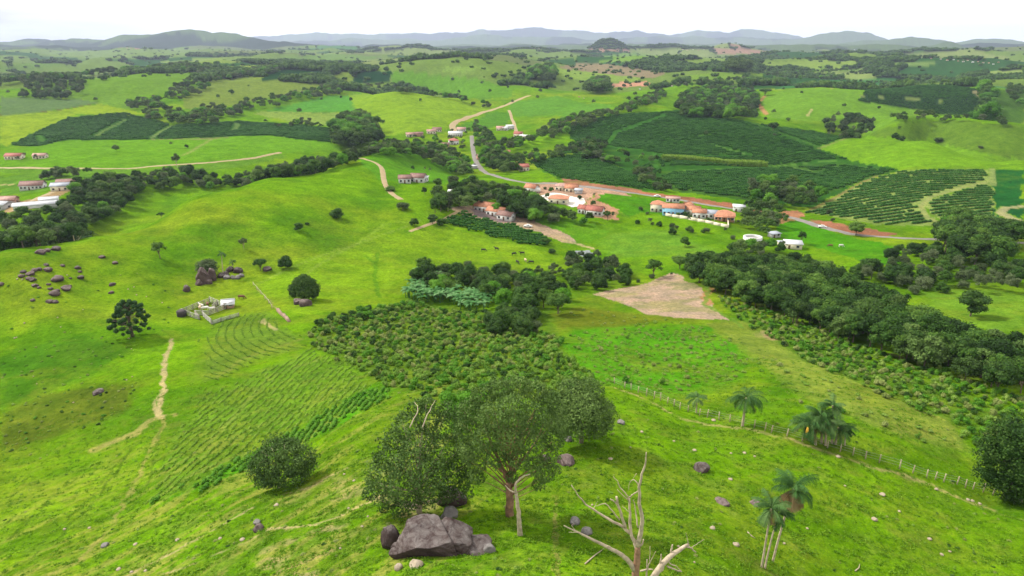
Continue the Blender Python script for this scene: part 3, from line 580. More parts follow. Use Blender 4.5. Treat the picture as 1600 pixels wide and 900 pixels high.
MF = {
 'leaf': foliage_mat('broadleaf_foliage', (.014, .038, .006), (.044, .108, .014), (.120, .210, .030)),
 'leafdark': foliage_mat('deep_green_foliage', (.012, .030, .006), (.030, .074, .012), (.075, .135, .024)),
 'olive': foliage_mat('olive_foliage', (.030, .064, .014), (.078, .140, .030), (.165, .250, .062)),
 'bright': foliage_mat('bright_foliage', (.040, .130, .008), (.085, .235, .014), (.150, .310, .028)),
 'grey': foliage_mat('greyish_foliage', (.040, .066, .020), (.088, .126, .048), (.165, .205, .095)),
 'grey2': foliage_mat('feathery_foliage', (.030, .058, .018), (.068, .115, .036), (.130, .190, .060)),
 'coffee': foliage_mat('coffee_foliage', (.018, .075, .010), (.038, .130, .016), (.070, .190, .026)),
 'tea': foliage_mat('light_coffee_foliage', (.030, .100, .014), (.060, .170, .028), (.110, .230, .050)),
 'straw': foliage_mat('straw_foliage', (.12, .17, .035), (.20, .25, .06), (.31, .35, .11)),
 'crop': foliage_mat('young_crop_foliage', (.085, .175, .016), (.165, .300, .026), (.280, .390, .065)),
 'shrub': foliage_mat('shrub_foliage', (.060, .150, .012), (.140, .270, .026), (.260, .360, .075)),
 'banana': foliage_mat('banana_leaf', (.030, .110, .022), (.080, .215, .055), (.160, .300, .110), .3),
 'palm': foliage_mat('palm_frond', (.018, .060, .014), (.050, .125, .026), (.110, .190, .055)),
 'dry': foliage_mat('dry_frond', (.12, .08, .03), (.30, .21, .10), (.46, .36, .18)),
 'araucaria': foliage_mat('araucaria_foliage', (.010, .034, .008), (.026, .070, .014), (.060, .115, .024), .08),
 'grass': foliage_mat('grass_blades', (.075, .180, .006), (.125, .265, .010), (.210, .330, .024), .3),
}
M_bark = simple_mat('bark', (.16, .12, .085), var=.5, scale=3.0, bump=.05)
M_pale_bark = simple_mat('pale_weathered_wood', (.46, .37, .26), var=.35, scale=2.5, bump=.03)
M_redbark = simple_mat('reddish_bark', (.30, .17, .10), var=.45, scale=2.0, bump=.04)
def unit(v): return v / (np.linalg.norm(v, axis=-1, keepdims=True) + 1e-9)
def leaves(P_, Nn, s, tint, r, aspect=.62):
    """leaf cards: 4 vertices each, slightly folded"""
    n_ = len(P_); s = np.broadcast_to(np.asarray(s, float), (n_,))[:, None]
    rv = r.normal(size=(n_, 3)); t1 = unit(np.cross(Nn, rv)); t2 = unit(np.cross(Nn, t1))
    k = s * aspect
    v = np.stack([P_ - t1 * s, P_ - t2 * k + Nn * s * .15, P_ + t1 * s, P_ + t2 * k + Nn * s * .15], 1).reshape(-1, 3)
    f = np.arange(n_ * 4).reshape(-1, 4); return v, f, np.repeat(tint, 4)
def blob(c, rad, tint, seg=9, rings=6, rr=None, squash=1.0):
    th = np.linspace(0, 2 * math.pi, seg, endpoint=False); ph = np.linspace(0, math.pi, rings + 1)[1:-1]
    v = [[0, 0, 1]] + [[math.sin(p) * math.cos(a), math.sin(p) * math.sin(a), math.cos(p)] for p in ph for a in th] + [[0, 0, -1]]
    v = np.array(v)
    if rr is not None: v = v * (1 + rr.uniform(-.16, .16, (len(v), 1)))
    v[:, 2] *= squash; v = v * rad + np.asarray(c)
    f3 = [[0, 1 + k, 1 + (k + 1) % seg] for k in range(seg)]; last = len(v) - 1; b0 = 1 + (rings - 2) * seg
    f3 += [[last, b0 + (k + 1) % seg, b0 + k] for k in range(seg)]
    f4 = [[1 + i * seg + k, 1 + (i + 1) * seg + k, 1 + (i + 1) * seg + (k + 1) % seg, 1 + i * seg + (k + 1) % seg] for i in range(rings - 2) for k in range(seg)]
    return v, np.array(f3), np.array(f4) if f4 else np.zeros((0, 4), int), np.full(len(v), tint)
class MB:
    def __init__(s): s.v = []; s.f3 = []; s.f4 = []; s.t = []; s.n = 0
    def add(s, v, f3=None, f4=None, t=None):
        v = np.asarray(v, float); s.v.append(v)
        if f3 is not None and len(f3): s.f3.append(np.asarray(f3) + s.n)
        if f4 is not None and len(f4): s.f4.append(np.asarray(f4) + s.n)
        s.t.append(np.full(len(v), .5) if t is None else np.broadcast_to(t, (len(v),))); s.n += len(v); return s
    def tube(s, pts, rads, seg=7, tint=.5, cap=True):
        pts = np.asarray(pts, float); n_ = len(pts); d = unit(np.gradient(pts, axis=0)); ref = np.array([.31, .95, .05])
        a = unit(np.cross(d, ref)); b_ = np.cross(d, a); th = np.linspace(0, 2 * math.pi, seg, endpoint=False)
        ring = a[:, None] * np.cos(th)[None, :, None] + b_[:, None] * np.sin(th)[None, :, None]
        v = pts[:, None] + ring * np.asarray(rads, float)[:, None, None]
        i = np.arange(n_ - 1)[:, None] * seg; k = np.arange(seg)[None]; k2 = (k + 1) % seg
        f = np.stack([i + k, i + k2, i + seg + k2, i + seg + k], -1).reshape(-1, 4)
        vv = np.concatenate([v.reshape(-1, 3), pts[:1], pts[-1:]]); c0 = n_ * seg; kk = np.arange(seg)
        f3 = np.concatenate([np.stack([(kk + 1) % seg, kk, np.full(seg, c0)], -1), np.stack([(n_ - 1) * seg + kk, (n_ - 1) * seg + (kk + 1) % seg, np.full(seg, c0 + 1)], -1)]) if cap else None
        return s.add(vv, f3, f, tint)
    def box(s, c, d, rz=0, tint=.5):
        x, y, z = np.array(d) / 2; v = np.array([[i, j, k] for k in (-z, z) for i, j in ((-x, -y), (x, -y), (x, y), (-x, y))])
        cc, ss = math.cos(rz), math.sin(rz); v = np.stack([v[:, 0] * cc - v[:, 1] * ss, v[:, 0] * ss + v[:, 1] * cc, v[:, 2]], -1) + np.asarray(c)
        return s.add(v, None, [[0, 3, 2, 1], [4, 5, 6, 7], [0, 1, 5, 4], [1, 2, 6, 5], [2, 3, 7, 6], [3, 0, 4, 7]], tint)
    def mesh(s, name, mat, smooth=False):
        t_ = np.concatenate(s.t); f = [np.concatenate(q) for q in (s.f3, s.f4) if q]
        return new_mesh(name, np.concatenate(s.v), f, mat, smooth, np.stack([t_] * 3, -1))
def lobes_crown(mb, lobes, nleaf, ls, r, core=.78, down=.35, tint_lo=.1, tint_hi=.9, jit=.45, shell=(.74, 1.12)):
    """leaf clumps: leaves cover the outside of overlapping uneven lobes; a leafy core keeps them from reading as hollow"""
    L = np.array([list(l[0]) + [l[1]] for l in lobes]); ar = L[:, 3] ** 2; pr = ar / ar.sum()
    lt = r.uniform(-.26, .26, len(L))
    k = r.choice(len(L), int(nleaf * 1.9), p=pr); d = unit(r.normal(size=(len(k), 3)))
    keep = (d[:, 2] > -.25) | (r.random(len(k)) < down); k, d = k[keep], d[keep]
    # sub-clumps: pull the leaves towards a few random directions per lobe
    rad = L[k, 3] * r.uniform(shell[0], shell[1], len(k)) * (1 + .16 * np.sin(d[:, 0] * 7 + k) * np.sin(d[:, 1] * 8 + 2 * k) + .1 * np.sin(d[:, 2] * 11 + k))
    p = L[k, :3] + d * rad[:, None] * np.array([1, 1, .85])
    ins = np.zeros(len(p), bool)
    for q in L: ins |= (((p - q[:3]) / np.array([1, 1, .85])) ** 2).sum(1) < (q[3] * .74) ** 2
    p, d, k = p[~ins][:nleaf], d[~ins][:nleaf], k[~ins][:nleaf]
    Nn = unit(d + r.normal(size=d.shape) * jit + np.array([0, 0, .25]))
    clump = .18 * np.sin(p[:, 0] * 2.1 + p[:, 2] * 1.7 + k) * np.sin(p[:, 1] * 2.3 + k)
    tint = np.clip(r.uniform(tint_lo, tint_hi, len(p)) * .6 + .2 + lt[k] + clump, 0, 1)
    v, f, t_ = leaves(p, Nn, r.uniform(.7, 1.25, len(p)) * ls, tint, r); mb.add(v, None, f, t_)
    if core:
        for q, l_ in zip(L, lt):
            v, f3, f4, t_ = blob(q[:3], q[3] * core, .3 + l_, 8, 5, r, .85); mb.add(v, f3, f4, t_)
def make_lobes(r, rad, zc, rz, n_, lr, flat=0):
    out = []
    for i in range(n_):
        a = i * 2.399 + r.uniform(-.4, .4); u = r.uniform(-.55, 1) if not flat else r.uniform(.1, .7)
        rr_ = math.sqrt(max(0, 1 - u * u)) * rad * r.uniform(.5, .78)
        out.append(((rr_ * math.cos(a), rr_ * math.sin(a), zc + u * rz * .72), lr * r.uniform(.75, 1.25)))
    out.append(((0, 0, zc), lr * 1.15)); return out
def limb_trunk(mb, lobes, r, H, r0, lean=0, z0=-.6, start=.3, maxn=9, seg=7):
    top = np.array([lean, lean * .4, H]); k = 7; tt = np.linspace(0, 1, k)
    pts = np.stack([top[0] * tt + r.normal(0, .05, k) * tt, top[1] * tt + r.normal(0, .05, k) * tt, z0 + (H - z0) * tt], -1)
    mb.tube(pts, r0 * (1.35 - 1.1 * tt ** .7), seg)
    for l in lobes[:maxn]:
        c = np.array(l[0]); h = r.uniform(start, .75) * H; h = min(h, c[2] - .2); q = np.array([np.interp(h, pts[:, 2], pts[:, 0]), np.interp(h, pts[:, 2], pts[:, 1]), h])
        mid = (q + c) / 2 + np.array([0, 0, -.08 * H]) * r.uniform(0, 1); t3 = np.linspace(0, 1, 5)[:, None]
        b_ = (1 - t3) ** 2 * q + 2 * t3 * (1 - t3) * mid + t3 ** 2 * c
        mb.tube(b_, r0 * np.linspace(.5, .12, 5), 5)
PROTO = {}
def tree_proto(name, kind, seed):
    r = np.random.default_rng(seed); cr_m = MB(); tr = MB(); mat = 'leafdark' if seed in (2, 4, 7) else 'leaf'; bark = M_bark
    if kind == 'round': lb = make_lobes(r, 4.6, 5.4, 4.2, 17, 1.7); lobes_crown(cr_m, lb, 1500, .34, r); limb_trunk(tr, lb, r, 6.5, .26)
    elif kind == 'tall': lb = make_lobes(r, 3.5, 5.9, 4.6, 18, 1.45); lobes_crown(cr_m, lb, 1400, .32, r); limb_trunk(tr, lb, r, 7, .24)
    elif kind == 'wide': lb = make_lobes(r, 5.6, 6.0, 2.2, 15, 1.6, 1); lobes_crown(cr_m, lb, 1500, .34, r); limb_trunk(tr, lb, r, 6, .28)
    elif kind == 'bushy': lb = make_lobes(r, 4.6, 4.3, 4.2, 16, 1.9); lobes_crown(cr_m, lb, 1600, .34, r, down=.8); limb_trunk(tr, lb, r, 4, .3)
    elif kind == 'airy': lb = make_lobes(r, 3.4, 6.6, 3.6, 15, 1.0); lobes_crown(cr_m, lb, 1150, .27, r, core=.45, jit=.9); limb_trunk(tr, lb, r, 7, .17, maxn=14); mat = 'grey'; bark = M_pale_bark
    elif kind == 'greybush': lb = make_lobes(r, 4.2, 3.6, 3.2, 16, 1.4); lobes_crown(cr_m, lb, 1500, .28, r, core=.6, jit=.8, down=.7); limb_trunk(tr, lb, r, 4, .2, maxn=12); mat = 'grey'
    elif kind == 'open': lb = make_lobes(r, 4.6, 6.6, 2.4, 11, 1.15); lobes_crown(cr_m, lb, 1000, .3, r, core=.6); limb_trunk(tr, lb, r, 6.4, .22, lean=.7, maxn=11)
    elif kind == 'bright': lb = make_lobes(r, 4.2, 5.2, 3.6, 13, 1.7); lobes_crown(cr_m, lb, 1500, .33, r); limb_trunk(tr, lb, r, 5, .25); mat = 'bright'
    elif kind == 'olive': lb = make_lobes(r, 4.3, 5.2, 3.8, 20, 1.25); lobes_crown(cr_m, lb, 1500, .32, r, core=.6, jit=.7); limb_trunk(tr, lb, r, 5, .22); mat = 'olive'
    PROTO[name] = (tr.mesh(name + '_trunk', bark, True), cr_m.mesh(name + '_crown', MF[mat])); 
for i, (kd, sd_) in enumerate([('round', 1), ('round', 2), ('tall', 3), ('tall', 4), ('wide', 5), ('bushy', 6), ('bushy', 7), ('airy', 8), ('airy', 9), ('greybush', 10), ('open', 11), ('open', 12), ('bright', 13), ('olive', 14), ('olive', 15)]):
    tree_proto('%s%d' % (kd, sd_), kd, sd_)
KEYS = list(PROTO)
def keys(*k): return [q for q in KEYS if q.rstrip('0123456789') in k]

def hidden(name, me):
    o = bpy.data.objects.new(name, me); return o          # prototype for scattering: never linked to the scene
_gn = {}
def scatter(name, pts, rot, scl, idx, protos, label, cat, tilt=None, group=None):
    """one object of uncountable growth: prototypes instanced on points"""
    pts = np.asarray(pts, np.float32); n_ = len(pts)
    me = bpy.data.meshes.new(name); me.vertices.add(n_); me.vertices.foreach_set('co', pts.ravel())
    a = me.attributes.new('rotz', 'FLOAT', 'POINT'); a.data.foreach_set('value', np.asarray(rot, np.float32))
    a = me.attributes.new('scl', 'FLOAT_VECTOR', 'POINT'); a.data.foreach_set('vector', np.asarray(scl, np.float32).ravel())
    a = me.attributes.new('idx', 'INT', 'POINT'); a.data.foreach_set('value', np.asarray(idx, np.int32))
    o = obj(name, me, kind='stuff', label=label, category=cat)
    g = bpy.data.node_groups.new(name + '_nodes', 'GeometryNodeTree')
    g.interface.new_socket('Geometry', in_out='INPUT', socket_type='NodeSocketGeometry'); g.interface.new_socket('Geometry', in_out='OUTPUT', socket_type='NodeSocketGeometry')
    gi = g.nodes.new('NodeGroupInput'); go = g.nodes.new('NodeGroupOutput'); ip = g.nodes.new('GeometryNodeInstanceOnPoints'); jn = g.nodes.new('GeometryNodeJoinGeometry')
    for p in protos:
        oi = g.nodes.new('GeometryNodeObjectInfo'); oi.inputs['Object'].default_value = p; oi.inputs['As Instance'].default_value = True
        g.links.new(oi.outputs['Geometry'], jn.inputs[0])
    def att_(nm, ty):
        q = g.nodes.new('GeometryNodeInputNamedAttribute'); q.data_type = ty; q.inputs['Name'].default_value = nm; return q.outputs['Attribute']
    g.links.new(gi.outputs[0], ip.inputs['Points']); g.links.new(jn.outputs[0], ip.inputs['Instance']); ip.inputs['Pick Instance'].default_value = True
    g.links.new(att_('idx', 'INT'), ip.inputs['Instance Index'])
    cx = g.nodes.new('ShaderNodeCombineXYZ'); g.links.new(att_('rotz', 'FLOAT'), cx.inputs['Z'])
    er = g.nodes.new('FunctionNodeEulerToRotation'); g.links.new(cx.outputs[0], er.inputs[0]); g.links.new(er.outputs[0], ip.inputs['Rotation'])
    g.links.new(att_('scl', 'FLOAT_VECTOR'), ip.inputs['Scale']); g.links.new(ip.outputs[0], go.inputs[0])
    md = o.modifiers.new('scatter', 'NODES'); md.node_group = g; return o
def merged(key):
    tr, cr_m = PROTO[key]; me = cr_m.copy()      # crown and trunk in one mesh, for distant growth
    return cr_m
# ------------------------------------------------------------------ sampling points on the ground
def wpoly(pts, rmin=0, rmax=1e9, up=0.0):
    g = gpoly(pts, rmin, rmax, up); r = np.exp(g[:, 1]); return np.stack([r * np.sin(g[:, 0]), r * np.cos(g[:, 0])], -1), g
def sample_poly(pts, spacing, rmin=0, rmax=1e9, up=0.0, jitter=.42, keep=1.0, r=rng):
    w_, g = wpoly(pts, rmin, rmax, up); x0, y0 = w_.min(0); x1, y1 = w_.max(0)
    gx, gy = np.meshgrid(np.arange(x0, x1, spacing), np.arange(y0, y1, spacing * .87)); gx = gx + (np.arange(gx.shape[0]) % 2)[:, None] * spacing / 2
    p = np.stack([gx.ravel(), gy.ravel()], -1); p = p + r.uniform(-jitter, jitter, p.shape) * spacing
    jx_ = p[:, 0] + (fbm(p[:, 0] / 5, p[:, 1] / 5, 181, 3) - .5) * 8; jy_ = p[:, 1] + (fbm(p[:, 0] / 5, p[:, 1] / 5, 187, 3) - .5) * 8
    m = pip(np.arctan2(jx_, jy_), np.log(np.hypot(jx_, jy_) + 1e-6), g) & (r.random(len(p)) < keep)
    return p[m]
def sample_line(pts, width, spacing, rmin=0, rmax=1e9, up=5.0, r=rng, keep=1.0):
    d = densify(pts, 6, False); g = cast(d[:, 0], d[:, 1], up, rmin, rmax); rr = np.exp(g[:, 1]); w_ = np.stack([rr * np.sin(g[:, 0]), rr * np.cos(g[:, 0])], -1)
    out = []
    for a, b_ in zip(w_[:-1], w_[1:]):
        L = np.hypot(*(b_ - a))
        if L > 260: continue
        n_ = r.poisson(max(L, .1) * max(1, width / spacing) / spacing * keep); t_ = r.random(n_)[:, None]; dn = np.array([-(b_ - a)[1], (b_ - a)[0]]) / (L + 1e-6)
        out.append(a + (b_ - a) * t_ + dn * r.uniform(-width / 2, width / 2, (n_, 1)))
    return np.concatenate(out) if out else np.zeros((0, 2))
def rows_in(pts, spacing, step, ang=None, centre=None, rmin=0, rmax=1e9, gap=.02, r=rng):
    """points along parallel (ang: degrees from +X) or concentric (centre: world xy) planting rows inside a field"""
    w_, g = wpoly(pts, rmin, rmax); x0, y0 = w_.min(0); x1, y1 = w_.max(0); cx, cy_ = (x0 + x1) / 2, (y0 + y1) / 2
    D = math.hypot(x1 - x0, y1 - y0) / 2
    if centre is None:
        a = math.radians(ang); s_ = np.arange(-D, D, step); q = np.arange(-D, D, spacing); S, Q_ = np.meshgrid(s_, q)
        bend = 14 * np.sin(S / 90.0) + 5 * np.sin(S / 33.0)
        x = cx + S * math.cos(a) - (Q_ + bend) * math.sin(a); y = cy_ + S * math.sin(a) + (Q_ + bend) * math.cos(a); rot = a + np.arctan(14 / 90 * np.cos(S / 90) + 5 / 33 * np.cos(S / 33))
        x, y, rot = x.ravel(), y.ravel(), rot.ravel()
    else:
        cX, cY = centre; d_ = np.hypot(w_[:, 0] - cX, w_[:, 1] - cY); xs, ys, rs = [], [], []
        for q in np.arange(max(4, d_.min()), d_.max(), spacing):
            th = np.arange(0, 2 * math.pi, step / q); xs.append(cX + q * np.cos(th)); ys.append(cY + q * np.sin(th)); rs.append(th + math.pi / 2)
        x, y, rot = map(np.concatenate, (xs, ys, rs))
    x = x + r.normal(0, .12, len(x)); y = y + r.normal(0, .12, len(x))
    m = (y > 5) & (r.random(len(x)) > gap); jx_ = x + (fbm(x / 4, y / 4, 191, 3) - .5) * 7; jy_ = y + (fbm(x / 4, y / 4, 197, 3) - .5) * 7; m[m] &= pip(np.arctan2(jx_[m], jy_[m]), np.log(np.hypot(jx_[m], jy_[m]) + 1e-6), g); m &= (fbm(x / 7, y / 7, 199, 3) > .2)
    i_ = np.clip(np.searchsorted(AZi, np.arctan2(x[m], y[m])), 0, NIN - 1); j_ = np.clip(np.searchsorted(LR, np.log(np.hypot(x[m], y[m]))), 0, NR - 1)
    ok = ~(PATHM[i_, j_] | PATHM[i_ - 1, j_] | PATHM[i_, j_ - 1]); return np.stack([x[m], y[m]], -1)[ok], rot[m][ok]

# ------------------------------------------------------------------ woods, copses and tree lines
TREES = []      # x, y, height, key, group
def plant(p, h, ks, grp, name='broadleaf_tree'):
    for q in p: TREES.append((q[0], q[1], random.uniform(*h), random.choice(ks), grp, name))
FK = keys('round', 'tall', 'bushy', 'wide'); MIX = keys('round', 'tall', 'bushy', 'airy', 'wide', 'bright', 'olive', 'greybush')
RAV = [(1080,415),(1120,406),(1190,408),(1240,414),(1300,428),(1350,456),(1400,482),(1463,512),(1535,540),(1620,556),(1620,618),(1530,590),(1440,562),(1350,530),(1270,500),(1180,468),(1130,450),(1085,430)]
plant(sample_poly(RAV, 5.1, 110, 420, 3), (6.2, 9.6), FK + FK + keys('bushy', 'olive', 'open'), 'trees packed in the ravine wood right of the ploughed field')
plant(sample_poly(RAV, 5.4, 110, 420, -.5), (3.6, 5.6), keys('bushy', 'greybush', 'bushy'), 'bushes filling the ravine wood right of the ploughed field')
plant(sample_poly([(1465,352),(1500,340),(1560,352),(1590,375),(1560,405),(1500,402),(1470,385)], 7, 200, 420, 4), (10, 13), keys('tall', 'round'), 'dark trees of the copse on the right hillside')
plant(sample_poly([(1395,385),(1470,385),(1520,405),(1610,418),(1610,455),(1560,450),(1500,448),(1430,450),(1370,440),(1320,425),(1380,405)], 6.5, 180, 420, 2.5), (4, 7.5), keys('greybush', 'bushy', 'airy', 'bright', 'greybush'), 'scrubby trees on the slope below the right-hand road')
LEFT = [(-5,340),(40,330),(100,318),(125,285),(165,275),(215,282),(205,312),(165,340),(125,362),(60,388),(-5,402)]
plant(sample_poly(LEFT, 7.5, 290, 520, 4), (7, 11), MIX, 'trees of the wood behind the left hill')
plant(sample_poly([(175,285),(230,266),(280,262),(340,275),(400,268),(445,256),(520,246),(560,238),(560,246),(500,262),(430,276),(340,288),(260,290),(190,305)], 7.5, 400, 700, 4), (6, 10), MIX, 'trees of the belt beyond the bright green ridge')
plant(sample_poly([(560,234),(600,222),(650,222),(700,230),(730,250),(735,285),(715,282),(700,262),(650,242),(600,238)], 8, 480, 800, 4), (7, 11), FK, 'dark trees behind the small round pasture knoll')
plant(sample_poly([(700,290),(735,280),(760,288),(810,296),(845,318),(835,348),(800,328),(745,318),(700,322),(680,312)], 6.8, 330, 520, 4), (7, 11), FK, 'trees between the village road and the long white farmhouse')
plant(sample_poly([(520,205),(535,186),(570,183),(590,200),(590,228),(530,230)], 10, 650, 1000, 5), (15, 20), keys('tall', 'round'), 'tall dark copse at the end of the coffee strip')
plant(sample_poly([(840,322),(870,330),(880,338),(850,345),(838,335)], 6, 320, 460, 3), (6, 9), FK, 'trees below the pale village yard')
plant(sample_poly([(870,325),(930,338),(920,345),(880,340)], 6, 320, 460, 3), (5, 8), FK, 'trees below the pale village yard')
plant(sample_poly([(745,245),(770,232),(800,240),(840,238),(850,250),(820,258),(790,268),(765,262)], 8.5, 480, 800, 4), (7, 10), MIX, 'trees around the houses east of the winding road')
plant(sample_poly([(742,190),(756,200),(775,222),(830,215),(860,192),(900,182),(960,170),(1010,150),(1035,140),(1040,150),(990,172),(940,185),(890,205),(850,215),(800,232),(760,240),(742,230)], 10.5, 620, 1400, 4), (8, 12), FK, 'trees along the valley north of the village')
plant(sample_poly([(880,225),(930,215),(960,225),(935,245),(900,238),(870,245),(850,235)], 11, 480, 850, 4), (7, 10), MIX, 'trees between the village and the dark coffee hill')
plant(sample_line([(930,240),(960,248),(1000,265),(1015,280),(1035,292)], 16, 8, 400, 700, 4), (6, 9), FK, 'trees in the gully between two coffee fields')
plant(sample_line([(905,245),(960,235),(1010,242),(1040,252)], 14, 9, 450, 800, 4), (5, 8), MIX, 'trees in the gully between two coffee fields')
plant(sample_poly([(1150,302),(1200,280),(1260,285),(1290,303),(1262,322),(1205,316)], 9, 330, 560, 4), (8, 11), FK, 'trees at the lower corner of the coffee hill')
plant(sample_poly([(1165,318),(1210,322),(1218,345),(1200,372),(1170,350),(1155,335)], 8, 290, 460, 4), (7, 10), FK, 'trees beside the road bend')
plant(sample_poly([(1135,380),(1230,378),(1240,392),(1150,392)], 8, 240, 380, 3), (5, 8), MIX, 'trees above the ravine wood near the white shed')
plant(sample_poly([(1060,178),(1065,145),(1110,135),(1180,140),(1185,160),(1170,185),(1130,182)], 13, 750, 1300, 5), (12, 17), keys('airy', 'tall', 'greybush'), 'greyish trees of the wood on top of the coffee hill')
plant(sample_poly([(1280,200),(1300,182),(1340,178),(1370,192),(1360,208),(1320,212)], 13, 600, 1100, 4), (9, 12), keys('greybush', 'airy'), 'greyish trees in the fold of the right-hand pastures')
plant(sample_poly([(30,150),(40,132),(75,124),(130,126),(134,143),(100,152)], 14, 950, 1600, 4), (9, 13), keys('airy', 'greybush'), 'greyish trees on the left-hand hill')
plant(sample_line([(-5,130),(60,122),(110,108),(160,100),(230,98),(290,104),(340,113),(380,117),(440,104)], 55, 13, 1300, 2300, 6), (11, 16), FK, 'trees along the skyline of the left-hand hill')
plant(sample_line([(338,116),(300,132),(285,147),(240,154),(215,158)], 45, 12, 900, 1700, 5), (9, 13), FK, 'trees in the left-hand valley')
plant(sample_line([(215,158),(245,172),(285,187),(335,191)], 40, 12, 800, 1500, 5), (9, 13), FK, 'trees in the left-hand valley')
plant(sample_line([(280,186),(330,176),(400,163),(470,148),(530,138),(570,133),(640,141)], 38, 11, 850, 1700, 5), (9, 14), FK, 'trees of the long belt above the bright fields')
plant(sample_line([(640,141),(700,149),(765,164)], 24, 10, 900, 1600, 5), (8, 11), FK, 'trees of the long belt above the bright fields')
plant(sample_line([(420,196),(470,188),(520,200)], 16, 10, 650, 1100, 4), (6, 9), FK, 'trees behind the coffee strip')
plant(sample_poly([(1380,185),(1430,176),(1520,186),(1600,190),(1600,197),(1500,187),(1420,190)], 13, 650, 1200, 4), (8, 12), FK, 'trees behind the right-hand pasture crest')
plant(sample_poly([(1530,180),(1532,135),(1545,128),(1555,180)], 11, 800, 1300, 6), (16, 24), keys('tall'), 'tall trees beside the right-hand coffee field')
plant(sample_poly([(1570,140),(1600,135),(1600,165),(1580,160)], 13, 900, 1500, 4), (10, 14), FK, 'trees at the right edge beyond the pastures')
plant(sample_line([(1195,118),(1290,112),(1380,105),(1300,122),(1130,125),(1050,135)], 22, 15, 1300, 2600, 4), (9, 13), FK, 'tree belts beyond the coffee hill')
plant(sample_poly([(825,125),(830,112),(865,108),(868,125)], 14, 1300, 2400, 5), (20, 28), keys('round', 'tall'), 'rounded copse beyond the valley')
plant(sample_poly([(918,143),(920,130),(948,128),(950,143)], 13, 1100, 1800, 5), (18, 24), keys('round', 'tall'), 'rounded copse by the bare red field')
plant(sample_poly([(1136,112),(1140,100),(1165,100),(1168,112)], 16, 1700, 2600, 5), (26, 34), keys('round'), 'rounded copse far to the right')
plant(sample_poly([(1270,325),(1290,330),(1400,362),(1395,368),(1300,345)], 9, 290, 430, 1, keep=.5), (3, 5), keys('bushy', 'bright'), 'bushes on the earth bank above the road')
plant(sample_poly([(735,308),(745,300),(800,318),(790,326)], 9, 330, 480, 3, keep=.6), (6, 9), FK, 'trees between the village road and the long white farmhouse')
plant(sample_poly([(995,328),(1060,322),(1160,340),(1150,350),(1060,345),(1005,340)], 11, 300, 460, 0, keep=.8), (2, 4), keys('bushy', 'olive'), 'bushes in the gardens of the roadside houses')
plant(sample_poly([(820,292),(900,292),(965,330),(940,345),(860,325)], 15, 320, 480, 0, keep=.6), (2, 4), keys('bushy', 'olive'), 'bushes around the pale village yard')
plant(sample_poly([(690,215),(730,200),(735,235),(700,240),(640,225),(630,212)], 15, 600, 900, 0, keep=.8), (4, 7), FK, 'trees around the far hamlet houses')
plant(sample_poly([(0,255),(0,242),(80,242),(80,255)], 18, 550, 800, 0, keep=.6), (4, 6), FK, 'trees around the houses above the left road')
# middle ground copse, scrub
CW = [(652,440),(668,412),(700,420),(760,425),(830,435),(872,452),(876,478),(820,482),(770,468),(700,458)]
plant(sample_poly(CW, 6.5, 170, 330, 3), (5.5, 8), FK + keys('bright'), 'trees of the copse behind the banana plants')
plant(sample_poly([(690,415),(725,410),(770,418),(820,428),(810,436),(740,430)], 6, 200, 330, 2), (4, 6), keys('greybush', 'bushy'), 'grey bushes behind the copse')
plant(sample_poly([(820,440),(840,425),(900,400),(950,398),(985,425),(980,445),(900,448),(850,448)], 6.5, 190, 320, 2), (4.5, 6.5), keys('greybush', 'airy', 'greybush'), 'greyish bushes beside the small pond')
plant(sample_poly([(765,500),(800,478),(835,485),(832,512),(800,520),(775,515)], 5.0, 130, 260, 2), (5, 7), keys('bushy', 'greybush'), 'trees of the dark thicket above the shrub field')
plant(sample_line([(1000,345),(1030,352),(1060,358),(1080,365),(1120,362),(1150,372)], 14, 8, 270, 400, 1), (2.5, 4.5), keys('bushy', 'greybush'), 'bushes in the damp hollow below the houses')
plant(sample_line([(1230,430),(1270,420),(1310,415)], 10, 9, 200, 330, 3), (4, 7), keys('airy', 'bushy'), 'trees above the ravine wood near the white shed')
plant(sample_line([(940,450),(990,440),(1045,426)], 4, 4, 180, 300, 1), (1.8, 3), keys('bushy'), 'hedge bushes along the ploughed field')
plant(sample_poly([(860,205),(1300,205),(1300,215),(860,215)], 60, 500, 1100, 2), (5, 7), FK, 'trees scattered in the dark coffee fields')
# scattered trees on the farther pastures
plant(sample_poly([(560,170),(700,120),(1000,100),(1580,130),(1590,230),(1400,220),(1000,165),(800,200)], 95, 600, 2600, 2, keep=.5), (5, 9), MIX, 'lone trees dotted over the far pastures')
plant(sample_poly([(0,215),(0,120),(400,110),(560,150),(520,200)], 90, 700, 2200, 2, keep=.5), (5, 9), MIX, 'lone trees dotted over the far left pastures')
plant(sample_poly([(20,255),(240,225),(500,225),(520,240),(300,255)], 55, 450, 900, 2, keep=.6), (4, 8), keys('open', 'round', 'airy'), 'lone trees on the pasture below the coffee strip')
plant(sample_line([(60,275),(75,272),(130,272)], 14, 6, 380, 640, 3), (7, 9), FK, 'dark clump beside the left dirt road')
def copy_thing(root, loc, rz, s, label=None, group=None, zs=1.0):
    c = root.copy(); C.objects.link(c); c.location = loc; c.rotation_euler = (0, 0, rz); c.scale = (s, s, s * zs)
    if label: c['label'] = label
    if group: c['group'] = group
    for ch in root.children:
        k = ch.copy(); C.objects.link(k); k.parent = c
        for g in ch.children:
            d = g.copy(); C.objects.link(d); d.parent = k
    return c
def thing(name, label, cat, loc=(0, 0, 0), rz=0, group=None, s=1.0):
    o = bpy.data.objects.new(name, None); C.objects.link(o); o.location = loc; o.rotation_euler = (0, 0, rz); o.scale = (s, s, s)
    o.empty_display_size = .5; o['label'] = label; o['category'] = cat
    if group: o['group'] = group
    return o
_first = {}
